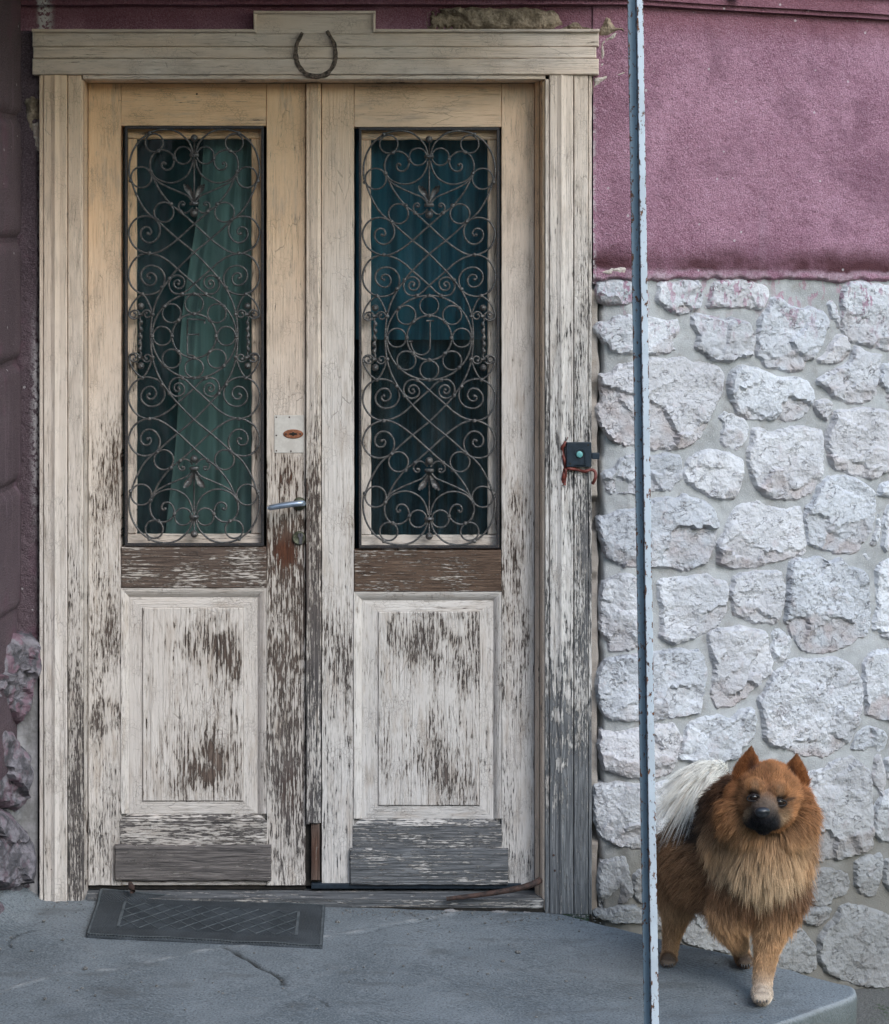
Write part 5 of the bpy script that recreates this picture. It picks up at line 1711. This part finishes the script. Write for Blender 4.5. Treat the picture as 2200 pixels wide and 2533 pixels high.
# ---------------------------------------------------------------- doormat
def doormat():
    root = thing('doormat', 'dark ribbed rubber doormat with diamond pattern lying askew at the threshold', 'doormat', slab_hit(520, 2290))
    TL = slab_hit(247, 2205, .012)
    TR = slab_hit(805, 2242, .006); BR = slab_hit(798, 2343, .006); BL = slab_hit(213, 2314, .006)
    def Q(u, v, h=0.0):
        p = (TL.lerp(TR, u)).lerp(BL.lerp(BR, u), v)
        # drapes over the sill at the left rear
        sillh = .010 * sstep(-.03, .03, p.y) * sstep(.45, .0, u)
        base = slab_z(p.x) + .006
        p.z = max(base, base + sillh) + .004 * noise.noise(Vector((u * 7, v * 3, 1))) * sstep(.5, 1, v) + h
        if v < .999:
            p.z += .003
        p.y += .004 * noise.noise(Vector((u * 5, v * 2, 4)))
        return p
    nu, nv = 90, 50
    vs, fs, gc, bo = [], [], [], []
    for j in range(nv + 1):
        for i in range(nu + 1):
            u, v = i / nu, j / nv
            vs.append(Q(u, v)); gc.append((u * .62, v * .36, 0))
            bo.append(1.0 if (u < .12 or u > .885 or v < .2 or v > .80) else 0.0)
    n = nu + 1
    for j in range(nv):
        for i in range(nu):
            a = j * n + i
            fs.append((a, a + n, a + n + 1, a + 1))
    # rim turned down to the floor
    ring = [j * n for j in range(nv + 1)] + [nv * n + i for i in range(1, n)] + [j * n + nu for j in range(nv - 1, -1, -1)] + [i for i in range(nu - 1, 0, -1)]
    b = len(vs)
    for r in ring:
        p = vs[r]
        vs.append(Vector((p.x, p.y, p.z - .0065))); gc.append(gc[r]); bo.append(0.0)
    for k in range(len(ring)):
        k2 = (k + 1) % len(ring)
        fs.append((ring[k], b + k, b + k2, ring[k2]))
    mk('sheet', vs, fs, MRUB, root, attrs={'gc': gc, 'wear': bo}, smooth=True)
    def ridge_line(u0, v0, u1, v1, w, nm='ridge', h=.0010, m=14):
        vs, fs = [], []
        if u1 < u0:
            u0, v0, u1, v1 = u1, v1, u0, v0
        for i in range(m + 1):
            t = i / m
            u, v = u0 + (u1 - u0) * t, v0 + (v1 - v0) * t
            d = Vector(((u1 - u0) * .62, (v1 - v0) * .36)).normalized()
            nu_, nv_ = -d.y * w / .62, d.x * w / .36
            for s, hh in ((-1, 0), (-.85, h), (.85, h), (1, 0)):
                vs.append(Q(u + nu_ * s, v + nv_ * s, hh + .0004))
        for i in range(m):
            for k in range(3):
                a = i * 4 + k
                fs.append((a, a + 4, a + 5, a + 1))
        mk(nm, vs, fs, MRIDGE, root)
    u0, u1, v0, v1 = .13, .88, .21, .79
    ridge_line(u0 - .006, v0, u0 - .006, v1, .004, 'border_bar'); ridge_line(u1 + .006, v0, u1 + .006, v1, .004, 'border_bar')
    for e in (0.008, .992):
        ridge_line(e, 0.01, e, .99, .003, 'rim'); ridge_line(0.01, e if e < .5 else .985, .99, e if e < .5 else .985, .003, 'rim', m=40)
    ndiag = 9
    du = (u1 - u0) / ndiag
    span = du * 3.0
    for k in range(-3, ndiag + 1):
        for sgn in (1, -1):
            a = u0 + k * du if sgn > 0 else u0 + k * du + span
            b_ = a + sgn * span
            va, vb = v0, v1
            ua, ub = a, b_
            lo, hi = u0, u1
            def clip(ua, va, ub, vb):
                t0, t1 = 0.0, 1.0
                dx = ub - ua
                for lim, sg in ((lo, 1), (hi, -1)):
                    num = sg * (lim - ua); den = sg * dx
                    if abs(den) < 1e-9: continue
                    t = num / den
                    if den > 0: t0 = max(t0, t)
                    else: t1 = min(t1, t)
                return t0, t1
            t0, t1 = clip(ua, va, ub, vb)
            if t1 - t0 < .03: continue
            ridge_line(ua + (ub - ua) * t0, va + (vb - va) * t0, ua + (ub - ua) * t1, va + (vb - va) * t1, .0017)
doormat()

# ---------------------------------------------------------------- rusty iron bar leaning on the sill, stub by the mat
pts = [W(1335, 2178, .02), W(1322, 2186, .0), W(1290, 2196, -.005), W(1240, 2206, -.008), W(1180, 2215, -.01), (W(1105, 2224, -.012))]
q = [Vector(p) for p in catmull([tuple(p) for p in pts], .02)]
v, f = tube_vf(q, [.0095 - .004 * i / len(q) for i in range(len(q))], 8)
bar = mk('iron_bar', v, f, MRUST, smooth=True)
tag(bar, 'thin rusty iron bar lying across the right end of the door sill', 'bar')
v, f = tube_vf([W(322, 2186, .03), W(326, 2195, .0), W(328, 2206, -.012)], [.006, .009, .008], 9)
stub = mk('bolt_stub', v, f, MRUST, smooth=True)
tag(stub, 'short rusty bolt stub on the sill below the left door', 'bolt')

# ---------------------------------------------------------------- small lamp under the cornice
p, nrm = wall_hit(1796, -4)
c = p + nrm * .06
v, f = lathe_vf([(.001, -.016), (.009, -.0145), (.016, -.008), (.018, 0), (.018, .02), (.012, .03)], c + Vector((0, 0, .004)), 'Z', 22)
lamp = thing('wall_lamp', 'small grey lamp dome under the cornice at the top of the purple wall', 'lamp', c)
mk('dome', v, f, MGREYL, lamp, smooth=True)
v, f = tube_vf([c + Vector((0, 0, .03)), c + Vector((0, 0, .06)), p + Vector((0, 0, .07)) - nrm * .01], .006, 8)
mk('bracket', v, f, MGREYL, lamp)
# ================================================================== the dog
def DG(zx, zy, Y):
    return W(1600 + zx / 2.893, 1820 + zy / 2.893, Y)
CR = dict(red=(.27, .100, .037), orange=(.36, .165, .068), tan=(.46, .285, .155), gold=(.54, .395, .255), brown=(.150, .070, .035), dark=(.050, .038, .032),
          black=(.010, .010, .013), bridge=(.055, .040, .036), leg=(.50, .295, .155), pale=(.64, .52, .41), white=(.72, .69, .63), hind=(.34, .185, .095), grey=(.22, .165, .125))
# chain: list of (zx, zy, Y, radius, colour, fur length), flow (dx, dy in the photo plane, depth), flatten Y
PRIMS = [
  # head
  ('skull', [(890, 375, -.770, .062, 'red', .019), (882, 415, -.785, .072, 'orange', .017), (868, 475, -.80, .068, 'orange', .012)], None, 1),
  ('cheek', [(690, 540, -.765, .050, 'orange', .042), (750, 610, -.765, .045, 'tan', .042)], (-.7, .7, .1), 1),
  ('cheek', [(1060, 560, -.765, .050, 'orange', .042), (1010, 630, -.765, .045, 'tan', .042)], (.7, .7, .1), 1),
  ('temple', [(718, 425, -.762, .042, 'red', .024), (704, 490, -.762, .044, 'orange', .032)], (-.9, .5, .2), 1),
  ('temple', [(1046, 445, -.762, .042, 'red', .024), (1056, 505, -.762, .044, 'orange', .032)], (.9, .5, .2), 1),
  ('brow', [(775, 372, -.842, .022, 'orange', .010), (800, 385, -.848, .020, 'orange', .008)], (0, -1, 0), 1),
  ('brow', [(950, 395, -.842, .022, 'orange', .010), (925, 405, -.848, .020, 'orange', .008)], (0, -1, 0), 1),
  ('muzzle', [(858, 480, -.842, .034, 'grey', .006), (844, 530, -.872, .030, 'grey', .005), (834, 575, -.892, .025, 'bridge', .004)], (0, -.2, 1), 1),
  ('lips', [(772, 590, -.850, .025, 'black', .010), (802, 606, -.876, .022, 'black', .006), (835, 610, -.888, .020, 'black', .004), (868, 608, -.876, .022, 'black', .006), (904, 594, -.850, .025, 'black', .010)], (0, 1, .4), 1),
  ('chin', [(836, 646, -.868, .020, 'black', .010)], (0, 1, .3), 1),
  ('ear', [(722, 275, -.762, .034, 'red', .011), (730, 225, -.766, .028, 'red', .008), (738, 175, -.770, .020, 'red', .006), (744, 130, -.774, .0115, 'red', .005), (747, 96, -.776, .007, 'brown', .005), (748, 80, -.776, .004, 'brown', .004)], (0, -1, 0), .5),
  ('ear', [(1062, 320, -.762, .034, 'red', .011), (1066, 270, -.766, .028, 'red', .008), (1070, 222, -.770, .020, 'red', .006), (1073, 178, -.774, .0115, 'red', .005), (1074, 146, -.776, .007, 'brown', .005), (1075, 130, -.776, .004, 'brown', .004)], (0, -1, 0), .5),
  # neck ruff
  ('ruff', [(868, 560, -.70, .086, 'brown', .034), (850, 690, -.70, .094, 'tan', .046), (840, 810, -.705, .084, 'gold', .055), (835, 910, -.69, .060, 'gold', .054)], (0, 1, .25), 1),
  ('ruff_left', [(655, 560, -.68, .062, 'brown', .042), (620, 700, -.67, .062, 'tan', .046), (655, 830, -.66, .062, 'gold', .048)], (-.42, .9, .15), 1),
  ('ruff_right', [(1030, 600, -.68, .050, 'brown', .036), (1035, 740, -.68, .050, 'hind', .042), (1000, 850, -.67, .056, 'tan', .046)], (.32, .95, .1), 1),
  ('nape', [(640, 440, -.68, .048, 'brown', .034), (560, 550, -.62, .055, 'dark', .040)], (-.7, .7, .5), 1),
  # trunk
  ('trunk', [(800, 1000, -.62, .105, 'brown', .034), (640, 960, -.54, .112, 'hind', .045), (460, 900, -.46, .108, 'hind', .045), (350, 860, -.39, .092, 'hind', .040)], (-.75, .6, .45), 1),
  ('back', [(560, 690, -.56, .052, 'dark', .050), (420, 700, -.45, .052, 'dark', .050), (300, 720, -.39, .047, 'dark', .045)], (-.8, .45, .5), 1),
  ('belly', [(720, 1130, -.58, .060, 'tan', .045), (560, 1120, -.50, .060, 'grey', .045)], (.1, .95, .2), 1),
  ('rump', [(270, 860, -.36, .070, 'hind', .045), (230, 960, -.37, .066, 'hind', .050)], (-.35, .9, .3), 1),
  # hind leg (dog's right)
  ('hind_leg', [(245, 1000, -.375, .062, 'hind', .040), (225, 1150, -.38, .048, 'tan', .030), (205, 1300, -.37, .032, 'leg', .016), (180, 1440, -.365, .0235, 'leg', .010), (165, 1560, -.378, .0205, 'leg', .008)], (.0, 1, .1), 1),
  ('paw', [(158, 1600, -.395, .0225, 'leg', .008), (155, 1614, -.425, .020, 'bridge', .006)], (0, .6, -1), 1),
  # hind leg (dog's left)
  ('hind_leg', [(560, 1080, -.40, .056, 'hind', .035), (610, 1260, -.40, .042, 'leg', .028), (648, 1420, -.395, .027, 'leg', .016), (668, 1530, -.40, .022, 'leg', .010), (690, 1596, -.415, .0205, 'leg', .008)], (.1, 1, 0), 1),
  ('paw', [(696, 1604, -.43, .0215, 'leg', .008), (706, 1616, -.455, .019, 'bridge', .006)], (0, .6, -1), 1),
  # standing fore leg (dog's left)
  ('fore_leg', [(945, 1090, -.655, .066, 'brown', .040), (920, 1230, -.655, .056, 'leg', .032), (890, 1370, -.66, .042, 'leg', .020), (862, 1520, -.665, .0315, 'leg', .012), (838, 1680, -.675, .0255, 'leg', .009), (828, 1800, -.685, .0235, 'pale', .008)], (-.05, 1, 0), 1),
  ('paw', [(826, 1845, -.70, .026, 'pale', .008), (824, 1868, -.725, .0225, 'pale', .006)], (0, .6, -1), 1),
  # lifted fore leg (dog's right)
  ('fore_leg', [(680, 1100, -.655, .062, 'brown', .040), (610, 1230, -.645, .052, 'leg', .032), (570, 1340, -.635, .037, 'leg', .024), (610, 1420, -.615, .029, 'leg', .020), (650, 1480, -.585, .022, 'leg', .014), (668, 1510, -.555, .020, 'grey', .010)], (.45, .9, 0), 1),
]
TOES = [(-20, 14, .0095), (-7, 18, .0105), (8, 18, .0105), (21, 13, .0095)]
PAWS = [((824, 1868, -.742), 'pale', 1.18), ((155, 1616, -.440), 'leg', 1.0), ((706, 1618, -.468), 'leg', .95)]
TAIL = [(370, 690, -.355, .024, 'tan', .03), (440, 560, -.365, .024, 'tan', .03), (510, 430, -.385, .024, 'white', .03), (545, 330, -.42, .023, 'white', .03), (515, 268, -.455, .022, 'white', .03),
        (435, 272, -.475, .021, 'white', .03), (355, 325, -.475, .018, 'white', .03), (300, 410, -.465, .014, 'white', .03)]

def build_dog():
    rng = np.random.default_rng(7)
    bm = bmesh.new()
    from mathutils import Matrix
    cen, rad, col, fl, flow, lenw = [], [], [], [], [], []
    eyeL, eyeR = DG(768, 440, -.864), DG(951, 474, -.862)
    nose = DG(829, 550, -.912)
    def ball(p, r, flat):
        bmesh.ops.create_icosphere(bm, subdivisions=2, radius=r, matrix=Matrix.Translation(p) @ Matrix.Diagonal((1, flat, 1, 1)))
    def chain(ch, fw, flat):
        ps = [DG(a, b, c) for a, b, c, *_ in ch]
        for i in range(len(ch)):
            j = min(i + 1, len(ch) - 1)
            n = 1 if i == j else max(2, int((ps[j] - ps[i]).length / (min(ch[i][3], ch[j][3]) * .45)))
            for k in range(n):
                t = k / n
                p = ps[i].lerp(ps[j], t)
                r = ch[i][3] * (1 - t) + ch[j][3] * t
                ball(p, r, flat)
                c = np.array(CR[ch[i][4]]) * (1 - t) + np.array(CR[ch[j][4]]) * t
                cen.append(p); rad.append(r); col.append(c); fl.append(ch[i][5] * (1 - t) + ch[j][5] * t)
                flow.append(fw); lenw.append(flat)
    for nm, ch, fw, flat in PRIMS:
        chain(ch, fw, flat)
    chain(TAIL, (-.6, .2, 0), 1)
    for (p, c, k) in PAWS:
        for dx, dy, r in TOES:
            q = DG(p[0] + dx * k * 1.35, p[1] + dy * .55, p[2] - .006)
            ball(q, r * k, 1.25)
            cen.append(q); rad.append(r * k); col.append(np.array(CR[c if c == 'pale' else 'grey'])); fl.append(.005); flow.append((0, .6, -1)); lenw.append(1)
    me = bpy.data.meshes.new('dog_base')
    bm.to_mesh(me); bm.free()
    tmp = bpy.data.objects.new('dog_base', me)
    COL.objects.link(tmp)
    r = tmp.modifiers.new('remesh', 'REMESH'); r.mode = 'VOXEL'; r.voxel_size = .0038
    s = tmp.modifiers.new('smooth', 'SMOOTH'); s.iterations = 3; s.factor = .5
    dg = bpy.context.evaluated_depsgraph_get()
    body_me = bpy.data.meshes.new_from_object(tmp.evaluated_get(dg))
    bpy.data.objects.remove(tmp, do_unlink=True)
    foot_z = min(v.co.z for v in body_me.vertices)
    root = thing('dog', 'fluffy red brown spitz type dog with white curled tail standing on the porch', 'dog', (0.80, -0.58, 0.0))
    cen_a = np.array([tuple(p) for p in cen]); rad_a = np.array(rad); col_a = np.array(col); fl_a = np.array(fl)
    fw_a = np.zeros((len(cen), 3)); radial = np.zeros(len(cen), bool)
    for i, f in enumerate(flow):
        if f is None:
            radial[i] = True
        else:
            v = np.array((f[0], f[2], -f[1])); fw_a[i] = v / np.linalg.norm(v)
    np_nose = np.array(tuple(nose)); eL = np.array(tuple(eyeL)); eR = np.array(tuple(eyeR))
    face_c = np.array(tuple(DG(858, 450, -.83)))
    def fields(P):
        d = np.linalg.norm(P[:, None, :] - cen_a[None], axis=2) - rad_a[None]
        dm = d.min(1, keepdims=True)
        w = np.exp(-(d - dm) / .009)
        w /= w.sum(1, keepdims=True)
        c = w @ col_a; L = w @ fl_a; f = w @ fw_a
        rad_dir = P - np_nose - np.array((0, .03, 0.0)); rad_dir /= np.linalg.norm(rad_dir, axis=1, keepdims=True) + 1e-9
        wr = (w * radial[None]).sum(1, keepdims=True)
        f = f + rad_dir * wr
        # face markings
        dl = np.linalg.norm(P - eL, axis=1); dr = np.linalg.norm(P - eR, axis=1); de = np.minimum(dl, dr)
        k = np.clip((.019 - de) / .006, 0, 1)[:, None]
        c = c * (1 - k) + np.array((.014, .010, .009)) * k
        up = np.minimum(np.linalg.norm(P - (eL + (0.002, .0, .024)), axis=1), np.linalg.norm(P - (eR + (0.002, 0, .024)), axis=1))
        k = (np.clip((.014 - up) / .006, 0, 1) * .28)[:, None]
        c = c * (1 - k) + np.array((.36, .26, .17)) * k
        for e, sx in ((eL, -1), (eR, 1)):      # pale patch on the cheek beside the muzzle, dark streak at the outer eye
            q = e + np.array((sx * .014, .0, -.036))
            k = (np.clip((.026 - np.linalg.norm(P - q, axis=1)) / .016, 0, 1) * .6)[:, None]
            c = c * (1 - k) + np.array((.50, .34, .20)) * k
            q = e + np.array((sx * .022, .01, .001))
            dd = (P - q) * np.array((.6, .5, 2.0))
            k = (np.clip((.012 - np.linalg.norm(dd, axis=1)) / .006, 0, 1) * .8)[:, None]
            c = c * (1 - k) + np.array((.03, .02, .016)) * k
        q = np.array(tuple(DG(834, 622, -.88)))
        dd = (P - q) * np.array((1.1, .55, 1.2))
        k = np.clip((.052 - np.linalg.norm(dd, axis=1)) / .024, 0, 1)[:, None]
        c = c * (1 - k) + np.array((.011, .011, .014)) * k
        # dark line up the forehead, dark inner ears
        q = np.array(tuple(DG(868, 330, -.85)))
        dd = (P - q) * np.array((2.6, .3, .7))
        k = (np.clip((.030 - np.linalg.norm(dd, axis=1)) / .02, 0, 1) * .35)[:, None]
        c = c * (1 - k) + np.array((.16, .055, .022)) * k
        for (zx, zy) in ((758, 225), (1040, 275)):
            q = np.array(tuple(DG(zx, zy, -.79)))
            dd = (P - q) * np.array((1.25, 1.0, .62))
            k = (np.clip((.021 - np.linalg.norm(dd, axis=1)) / .010, 0, 1) * .85)[:, None]
            c = c * (1 - k) + np.array((.07, .030, .020)) * k
        return c, L, f, de
    V = np.zeros(len(body_me.vertices) * 3); body_me.vertices.foreach_get('co', V); V = V.reshape(-1, 3)
    c, L, f, de = [], None, None, None
    cc = np.concatenate([fields(V[i:i + 4000])[0] for i in range(0, len(V), 4000)])
    at = body_me.attributes.new('fur', 'FLOAT_COLOR', 'POINT')
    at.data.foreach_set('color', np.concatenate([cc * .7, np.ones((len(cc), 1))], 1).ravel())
    m = NT('dog_undercoat')
    MB = m.done(m.attr('fur', 'Color'), 0.85, normal=m.bump(m.noise(m.pos(), 300, 3), .6, .003), spec=.1)
    body_me.materials.clear(); body_me.materials.append(MB)
    body_me.polygons.foreach_set('use_smooth', [True] * len(body_me.polygons))
    body = bpy.data.objects.new('body', body_me); COL.objects.link(body); attach(body, root)
    # ---- fur
    body_me.calc_loop_triangles()
    T = np.zeros(len(body_me.loop_triangles) * 3, int); body_me.loop_triangles.foreach_get('vertices', T); T = T.reshape(-1, 3)
    A, B, C_ = V[T[:, 0]], V[T[:, 1]], V[T[:, 2]]
    cr = np.cross(B - A, C_ - A); area = np.linalg.norm(cr, axis=1) / 2
    FN = cr / (np.linalg.norm(cr, axis=1, keepdims=True) + 1e-12)
    # the side turned to the camera matters most; still fur all round
    NS = 110000
    headw = np.where((np.linalg.norm((A + B + C_) / 3 - face_c, axis=1) < .12), 2.4, 1.0)
    pr = area * headw; pr /= pr.sum()
    ti = rng.choice(len(T), NS, p=pr)
    r1, r2 = np.sqrt(rng.random(NS)), rng.random(NS)
    Pn = (1 - r1)[:, None] * A[ti] + (r1 * (1 - r2))[:, None] * B[ti] + (r1 * r2)[:, None] * C_[ti]
    Nn = FN[ti]
    res = [fields(Pn[i:i + 4000]) for i in range(0, NS, 4000)]
    col_, L_, f_, de_ = (np.concatenate([r[k] for r in res]) for k in range(4))
    dn = np.linalg.norm(Pn - np_nose, axis=1)
    keep = (de_ > .0128) & (dn > .020)
    Pn, Nn, col_, L_, f_ = Pn[keep], Nn[keep], col_[keep], L_[keep], f_[keep]
    n = len(Pn)
    t = f_ - (f_ * Nn).sum(1, keepdims=True) * Nn
    t /= np.linalg.norm(t, axis=1, keepdims=True) + 1e-6
    lift = np.clip(.28 + L_ * 5.5, .3, .62)[:, None]
    L_ = L_ * rng.uniform(.6, 1.2, n) * np.where(rng.random(n) < .07, 1.35, 1.0)
    d0 = t * 1.0 + Nn * lift + rng.normal(0, .15, (n, 3))
    d0 /= np.linalg.norm(d0, axis=1, keepdims=True)
    K = 6
    grav = np.array((0, 0, -1.0))
    wav = rng.normal(0, 1, (n, 3)); ph = rng.uniform(0, 6.28, n)
    pts = np.zeros((n, K, 3))
    for k in range(K):
        s_ = k / (K - 1)
        g = np.clip((L_ - .02) * 10, 0, .55)
        pts[:, k] = Pn + d0 * (L_ * s_)[:, None] + grav * (L_ * g * s_ ** 2)[:, None] + wav * (L_ * .045 * np.sin(s_ * 5 + ph) * s_)[:, None]
    # clumping
    M = 8000
    ci = rng.choice(n, M, replace=False)
    own = np.zeros(n, int)
    for i in range(0, n, 3000):
        own[i:i + 3000] = np.argmin(((Pn[i:i + 3000, None, :] - Pn[ci][None]) ** 2).sum(2), 1)
    g = ci[own]
    amt = np.clip((L_ - .012) * 18, 0, .48)
    for k in range(1, K):
        s_ = k / (K - 1)
        pts[:, k] += (pts[g, k] - pts[:, k]) * (amt * s_ ** 1.3)[:, None]
    # colour: clumps differ, tips lighter or darker
    cl = rng.uniform(.84, 1.16, M)[own] * rng.uniform(.85, 1.15, n)
    sable = (rng.random(n) < np.clip((L_ - .018) * 10, 0, .26)) & (col_[:, 0] < .40)
    cl = np.where(sable, cl * .45, cl)
    blot = np.array([noise.noise(Vector(p) * 38) * .5 + noise.noise(Vector(p) * 95) * .4 for p in Pn])
    cl = cl * (1 + .55 * blot * (L_ > .007))
    col_ = np.clip(col_ * cl[:, None], 0, .9)
    # ---- tail plume: long white strands sweeping back and down from the curled tail
    tp = [DG(a, b, c) for a, b, c, *_ in TAIL]
    NT_ = 5600
    TP, TC = [], []
    for i in range(NT_):
        u = rng.uniform(.12, 1.0) * (len(tp) - 1)
        k = min(int(u), len(tp) - 2); q = u - k
        a = tp[k].lerp(tp[k + 1], q)
        sdir = Vector(rng.normal(0, 1, 3)).normalized()
        root_p = a + sdir * .018
        s_ = u / (len(tp) - 1)
        tg = (tp[min(k + 1, len(tp) - 1)] - tp[k]).normalized()
        dirv = (tg * .85 + sdir * .85 + Vector((-.30, -.1, .22))).normalized()
        Ls = rng.uniform(.035, .092) * (.6 + .4 * sstep(.1, .45, s_))
        P_ = []
        for kk in range(K):
            w_ = kk / (K - 1)
            P_.append(root_p + dirv * Ls * w_ + Vector((-.22, 0, -.75)) * Ls * w_ ** 2.0 + Vector(rng.normal(0, .0012, 3)) * w_)
        TP.append(P_)
        base = np.array(CR['white']) * rng.uniform(.85, 1.15)
        if rng.random() < .06 or s_ < .22:
            base = base * .4 + np.array(CR['tan']) * .6
        TC.append(np.clip(base, 0, .95))
    TP = np.array([[tuple(p) for p in q] for q in TP])
    # gather tail strands in locks
    ci = rng.choice(NT_, 260, replace=False)
    own = np.argmin(((TP[:, None, 3] - TP[ci][None, :, 3]) ** 2).sum(2), 1)
    for k in range(1, K):
        TP[:, k] += (TP[ci[own], k] - TP[:, k]) * (.55 * (k / (K - 1)) ** 1.5)
    def hair(name, P3, colr, r0):
        hc = bpy.data.hair_curves.new(name)
        hc.add_curves([K] * len(P3))
        hc.attributes['position'].data.foreach_set('vector', P3.astype(np.float32).ravel())
        ra = hc.attributes.get('radius') or hc.attributes.new('radius', 'FLOAT', 'POINT')
        prof = np.array([1.0, 1.0, .9, .72, .45, .12])
        rr = (prof[None, :] * r0[:, None]).astype(np.float32)
        ra.data.foreach_set('value', rr.ravel())
        ca = hc.attributes.new('fur', 'FLOAT_COLOR', 'POINT')
        tip = np.array([.38, .62, .92, 1.1, 1.22, 1.25])  # darker roots put into the colour to give the coat depth
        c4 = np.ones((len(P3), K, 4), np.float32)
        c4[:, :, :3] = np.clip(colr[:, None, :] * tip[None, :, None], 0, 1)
        ca.data.foreach_set('color', c4.ravel())
        hc.materials.append(MF)
        o = bpy.data.objects.new(name, hc); COL.objects.link(o); attach(o, root)
        return o
    m = NT('dog_fur')
    MF = m.done(m.attr('fur', 'Color'), 0.55, spec=.25)
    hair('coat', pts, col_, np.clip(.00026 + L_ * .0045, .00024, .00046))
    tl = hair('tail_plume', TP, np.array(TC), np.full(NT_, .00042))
    tl['label'] = 'long white plume of the tail curled over the back'
    # ---- eyes, nose
    def gloss(name, c, rough):
        mm = NT(name)
        return mm.done(mm.mix(mm.noise(mm.pos(), 200, 2), c, tuple(x * 1.6 for x in c)), rough, spec=.6)
    ME = gloss('eye_brown', (.010, .006, .005), .06)
    MLID = mat_simple('eyelid_skin', (.012, .010, .010), (.02, .016, .015), 90, .75)
    MN = gloss('nose_black', (.010, .011, .014), .38)
    for e in (eyeL, eyeR):
        v, f = lathe_vf([(.0108 * math.sin(a), -.0108 * math.cos(a)) for a in [math.pi * (i + .1) / 12.2 for i in range(13)]], e + Vector((0, .002, 0)), 'Y', 20)
        ey = mk('eye', v, f, ME, root, smooth=True)
        sx = -1 if e is eyeL else 1
        lid = []
        for i in range(26):
            a = 2 * math.pi * i / 26
            x = .0118 * math.cos(a); z = .0074 * math.sin(a) - .10 * abs(x)
            x += sx * (.004 if math.cos(a) * sx > .7 else 0)
            lid.append(e + Vector((x, -.0078 + .35 * abs(x) ** 1.0 * .9, z - sx * x * .10)))
        v, f = tube_vf(lid, .0021, 7, True)
        mk('eyelid', v, f, MLID, root, smooth=True)
    bmn = bmesh.new()
    bmesh.ops.create_icosphere(bmn, subdivisions=3, radius=1.0)
    for v in bmn.verts:
        x, y, z = v.co
        wdt = .0175 * (1 + .18 * z)
        dent = 0.0
        for sx in (-1, 1):
            d2 = ((x - sx * .45) / .28) ** 2 + ((z + .12) / .30) ** 2
            if y < 0:
                dent += .005 * math.exp(-d2)
        v.co = Vector((nose.x + x * wdt, nose.y + y * .012 + dent, nose.z + z * .0125))
    men = bpy.data.meshes.new('nose'); bmn.to_mesh(men); bmn.free()
    men.materials.append(MN); men.polygons.foreach_set('use_smooth', [True] * len(men.polygons))
    no = bpy.data.objects.new('nose', men); COL.objects.link(no); attach(no, root)
    lp = [DG(772, 618, -.868), DG(800, 634, -.892), DG(834, 630, -.905), DG(868, 636, -.892), DG(900, 622, -.868)]
    v, f = tube_vf([Vector(p) for p in catmull([tuple(p) for p in lp], .004)], .0016, 6)
    mk('lip_line', v, f, MN, root, smooth=True)
    # claws on the front paw
    MCL = gloss('claw_dark', (.03, .026, .024), .4)
    for (p, c, k) in PAWS:
        for dx, dy, r in TOES:
            q = DG(p[0] + dx * k * 1.4, p[1] + dy * .55 + 12, p[2] - .016)
            v, f = tube_vf([q, q + Vector((0, -.005, -.003)), q + Vector((0, -.008, -.007))], [.0022, .0017, .0004], 6)
            mk('claw', v, f, MCL, root, smooth=True)
    print('dog foot z', foot_z)
build_dog()

# ---------------------------------------------------------------- grit swept against the sill and the wall
def grit():
    rnd = random.Random(9)
    vs, fs = [], []
    bmg = bmesh.new()
    bmesh.ops.create_icosphere(bmg, subdivisions=1, radius=1)
    base = [v.co.copy() for v in bmg.verts]; tri = [tuple(v.index for v in f.verts) for f in bmg.faces]
    bmg.free()
    for i in range(420):
        if i < 230:
            x = rnd.uniform(-1.0, .55); y = -.012 - abs(rnd.gauss(0, .035))
        else:
            x = rnd.uniform(-1.1, .9); y = rnd.uniform(-.85, -.05)
            if x > .5 + (-.06 - y) * 1.1: continue
        if -.87 < x < -.22 and y > -.4: continue
        r = rnd.uniform(.0012, .0036) if i < 400 else rnd.uniform(.004, .007)
        c = Vector((x, y, slab_z(x) + r * .5))
        k = Vector((rnd.uniform(.6, 1.5), rnd.uniform(.6, 1.5), rnd.uniform(.5, .9)))
        b0 = len(vs)
        vs += [c + Vector((q.x * k.x, q.y * k.y, q.z * k.z)) * r * rnd.uniform(.8, 1.2) for q in base]
        fs += [tuple(b0 + t for t in f) for f in tri]
    o = mk('grit', vs, fs, mat_simple('grit_mix', (0.03, 0.028, 0.026), (0.24, 0.235, 0.225), 400, .9))
    kind(o, 'stuff', 'loose grit and crumbs scattered on the porch floor')
grit()

# ---------------------------------------------------------------- tufts of grass on the ground beside the porch
def grass():
    rnd = random.Random(3)
    vs, fs = [], []
    for i in range(2600):
        x = rnd.uniform(1.12, 2.3); y = rnd.uniform(-.9, .1)
        if noise.noise(Vector((x * 3, y * 3, 4))) < -.05 or y > -.35 + .1 * noise.noise(Vector((x * 5, 0, 0))):
            continue
        h = rnd.uniform(.015, .05); a = rnd.uniform(0, 6.28); w = .0022
        b = len(vs)
        lean = Vector((rnd.gauss(0, .35), rnd.gauss(0, .35), 1)) * h
        d = Vector((math.cos(a), math.sin(a), 0)) * w
        p = Vector((x, y, -.305))
        vs += [p - d, p + d, p + lean * .6 + d * .6, p + lean * .6 - d * .6, p + lean * 1.05 + Vector((rnd.gauss(0, .006), rnd.gauss(0, .006), -.002))]
        fs += [(b, b + 1, b + 2, b + 3), (b + 3, b + 2, b + 4)]
    mg = mat_simple('grass_blades', (0.022, 0.055, 0.014), (0.06, 0.12, 0.03), 60, 0.6)
    o = mk('grass', vs, fs, mg)
    kind(o, 'stuff', 'short green grass tufts on the ground right of the porch')
grass()
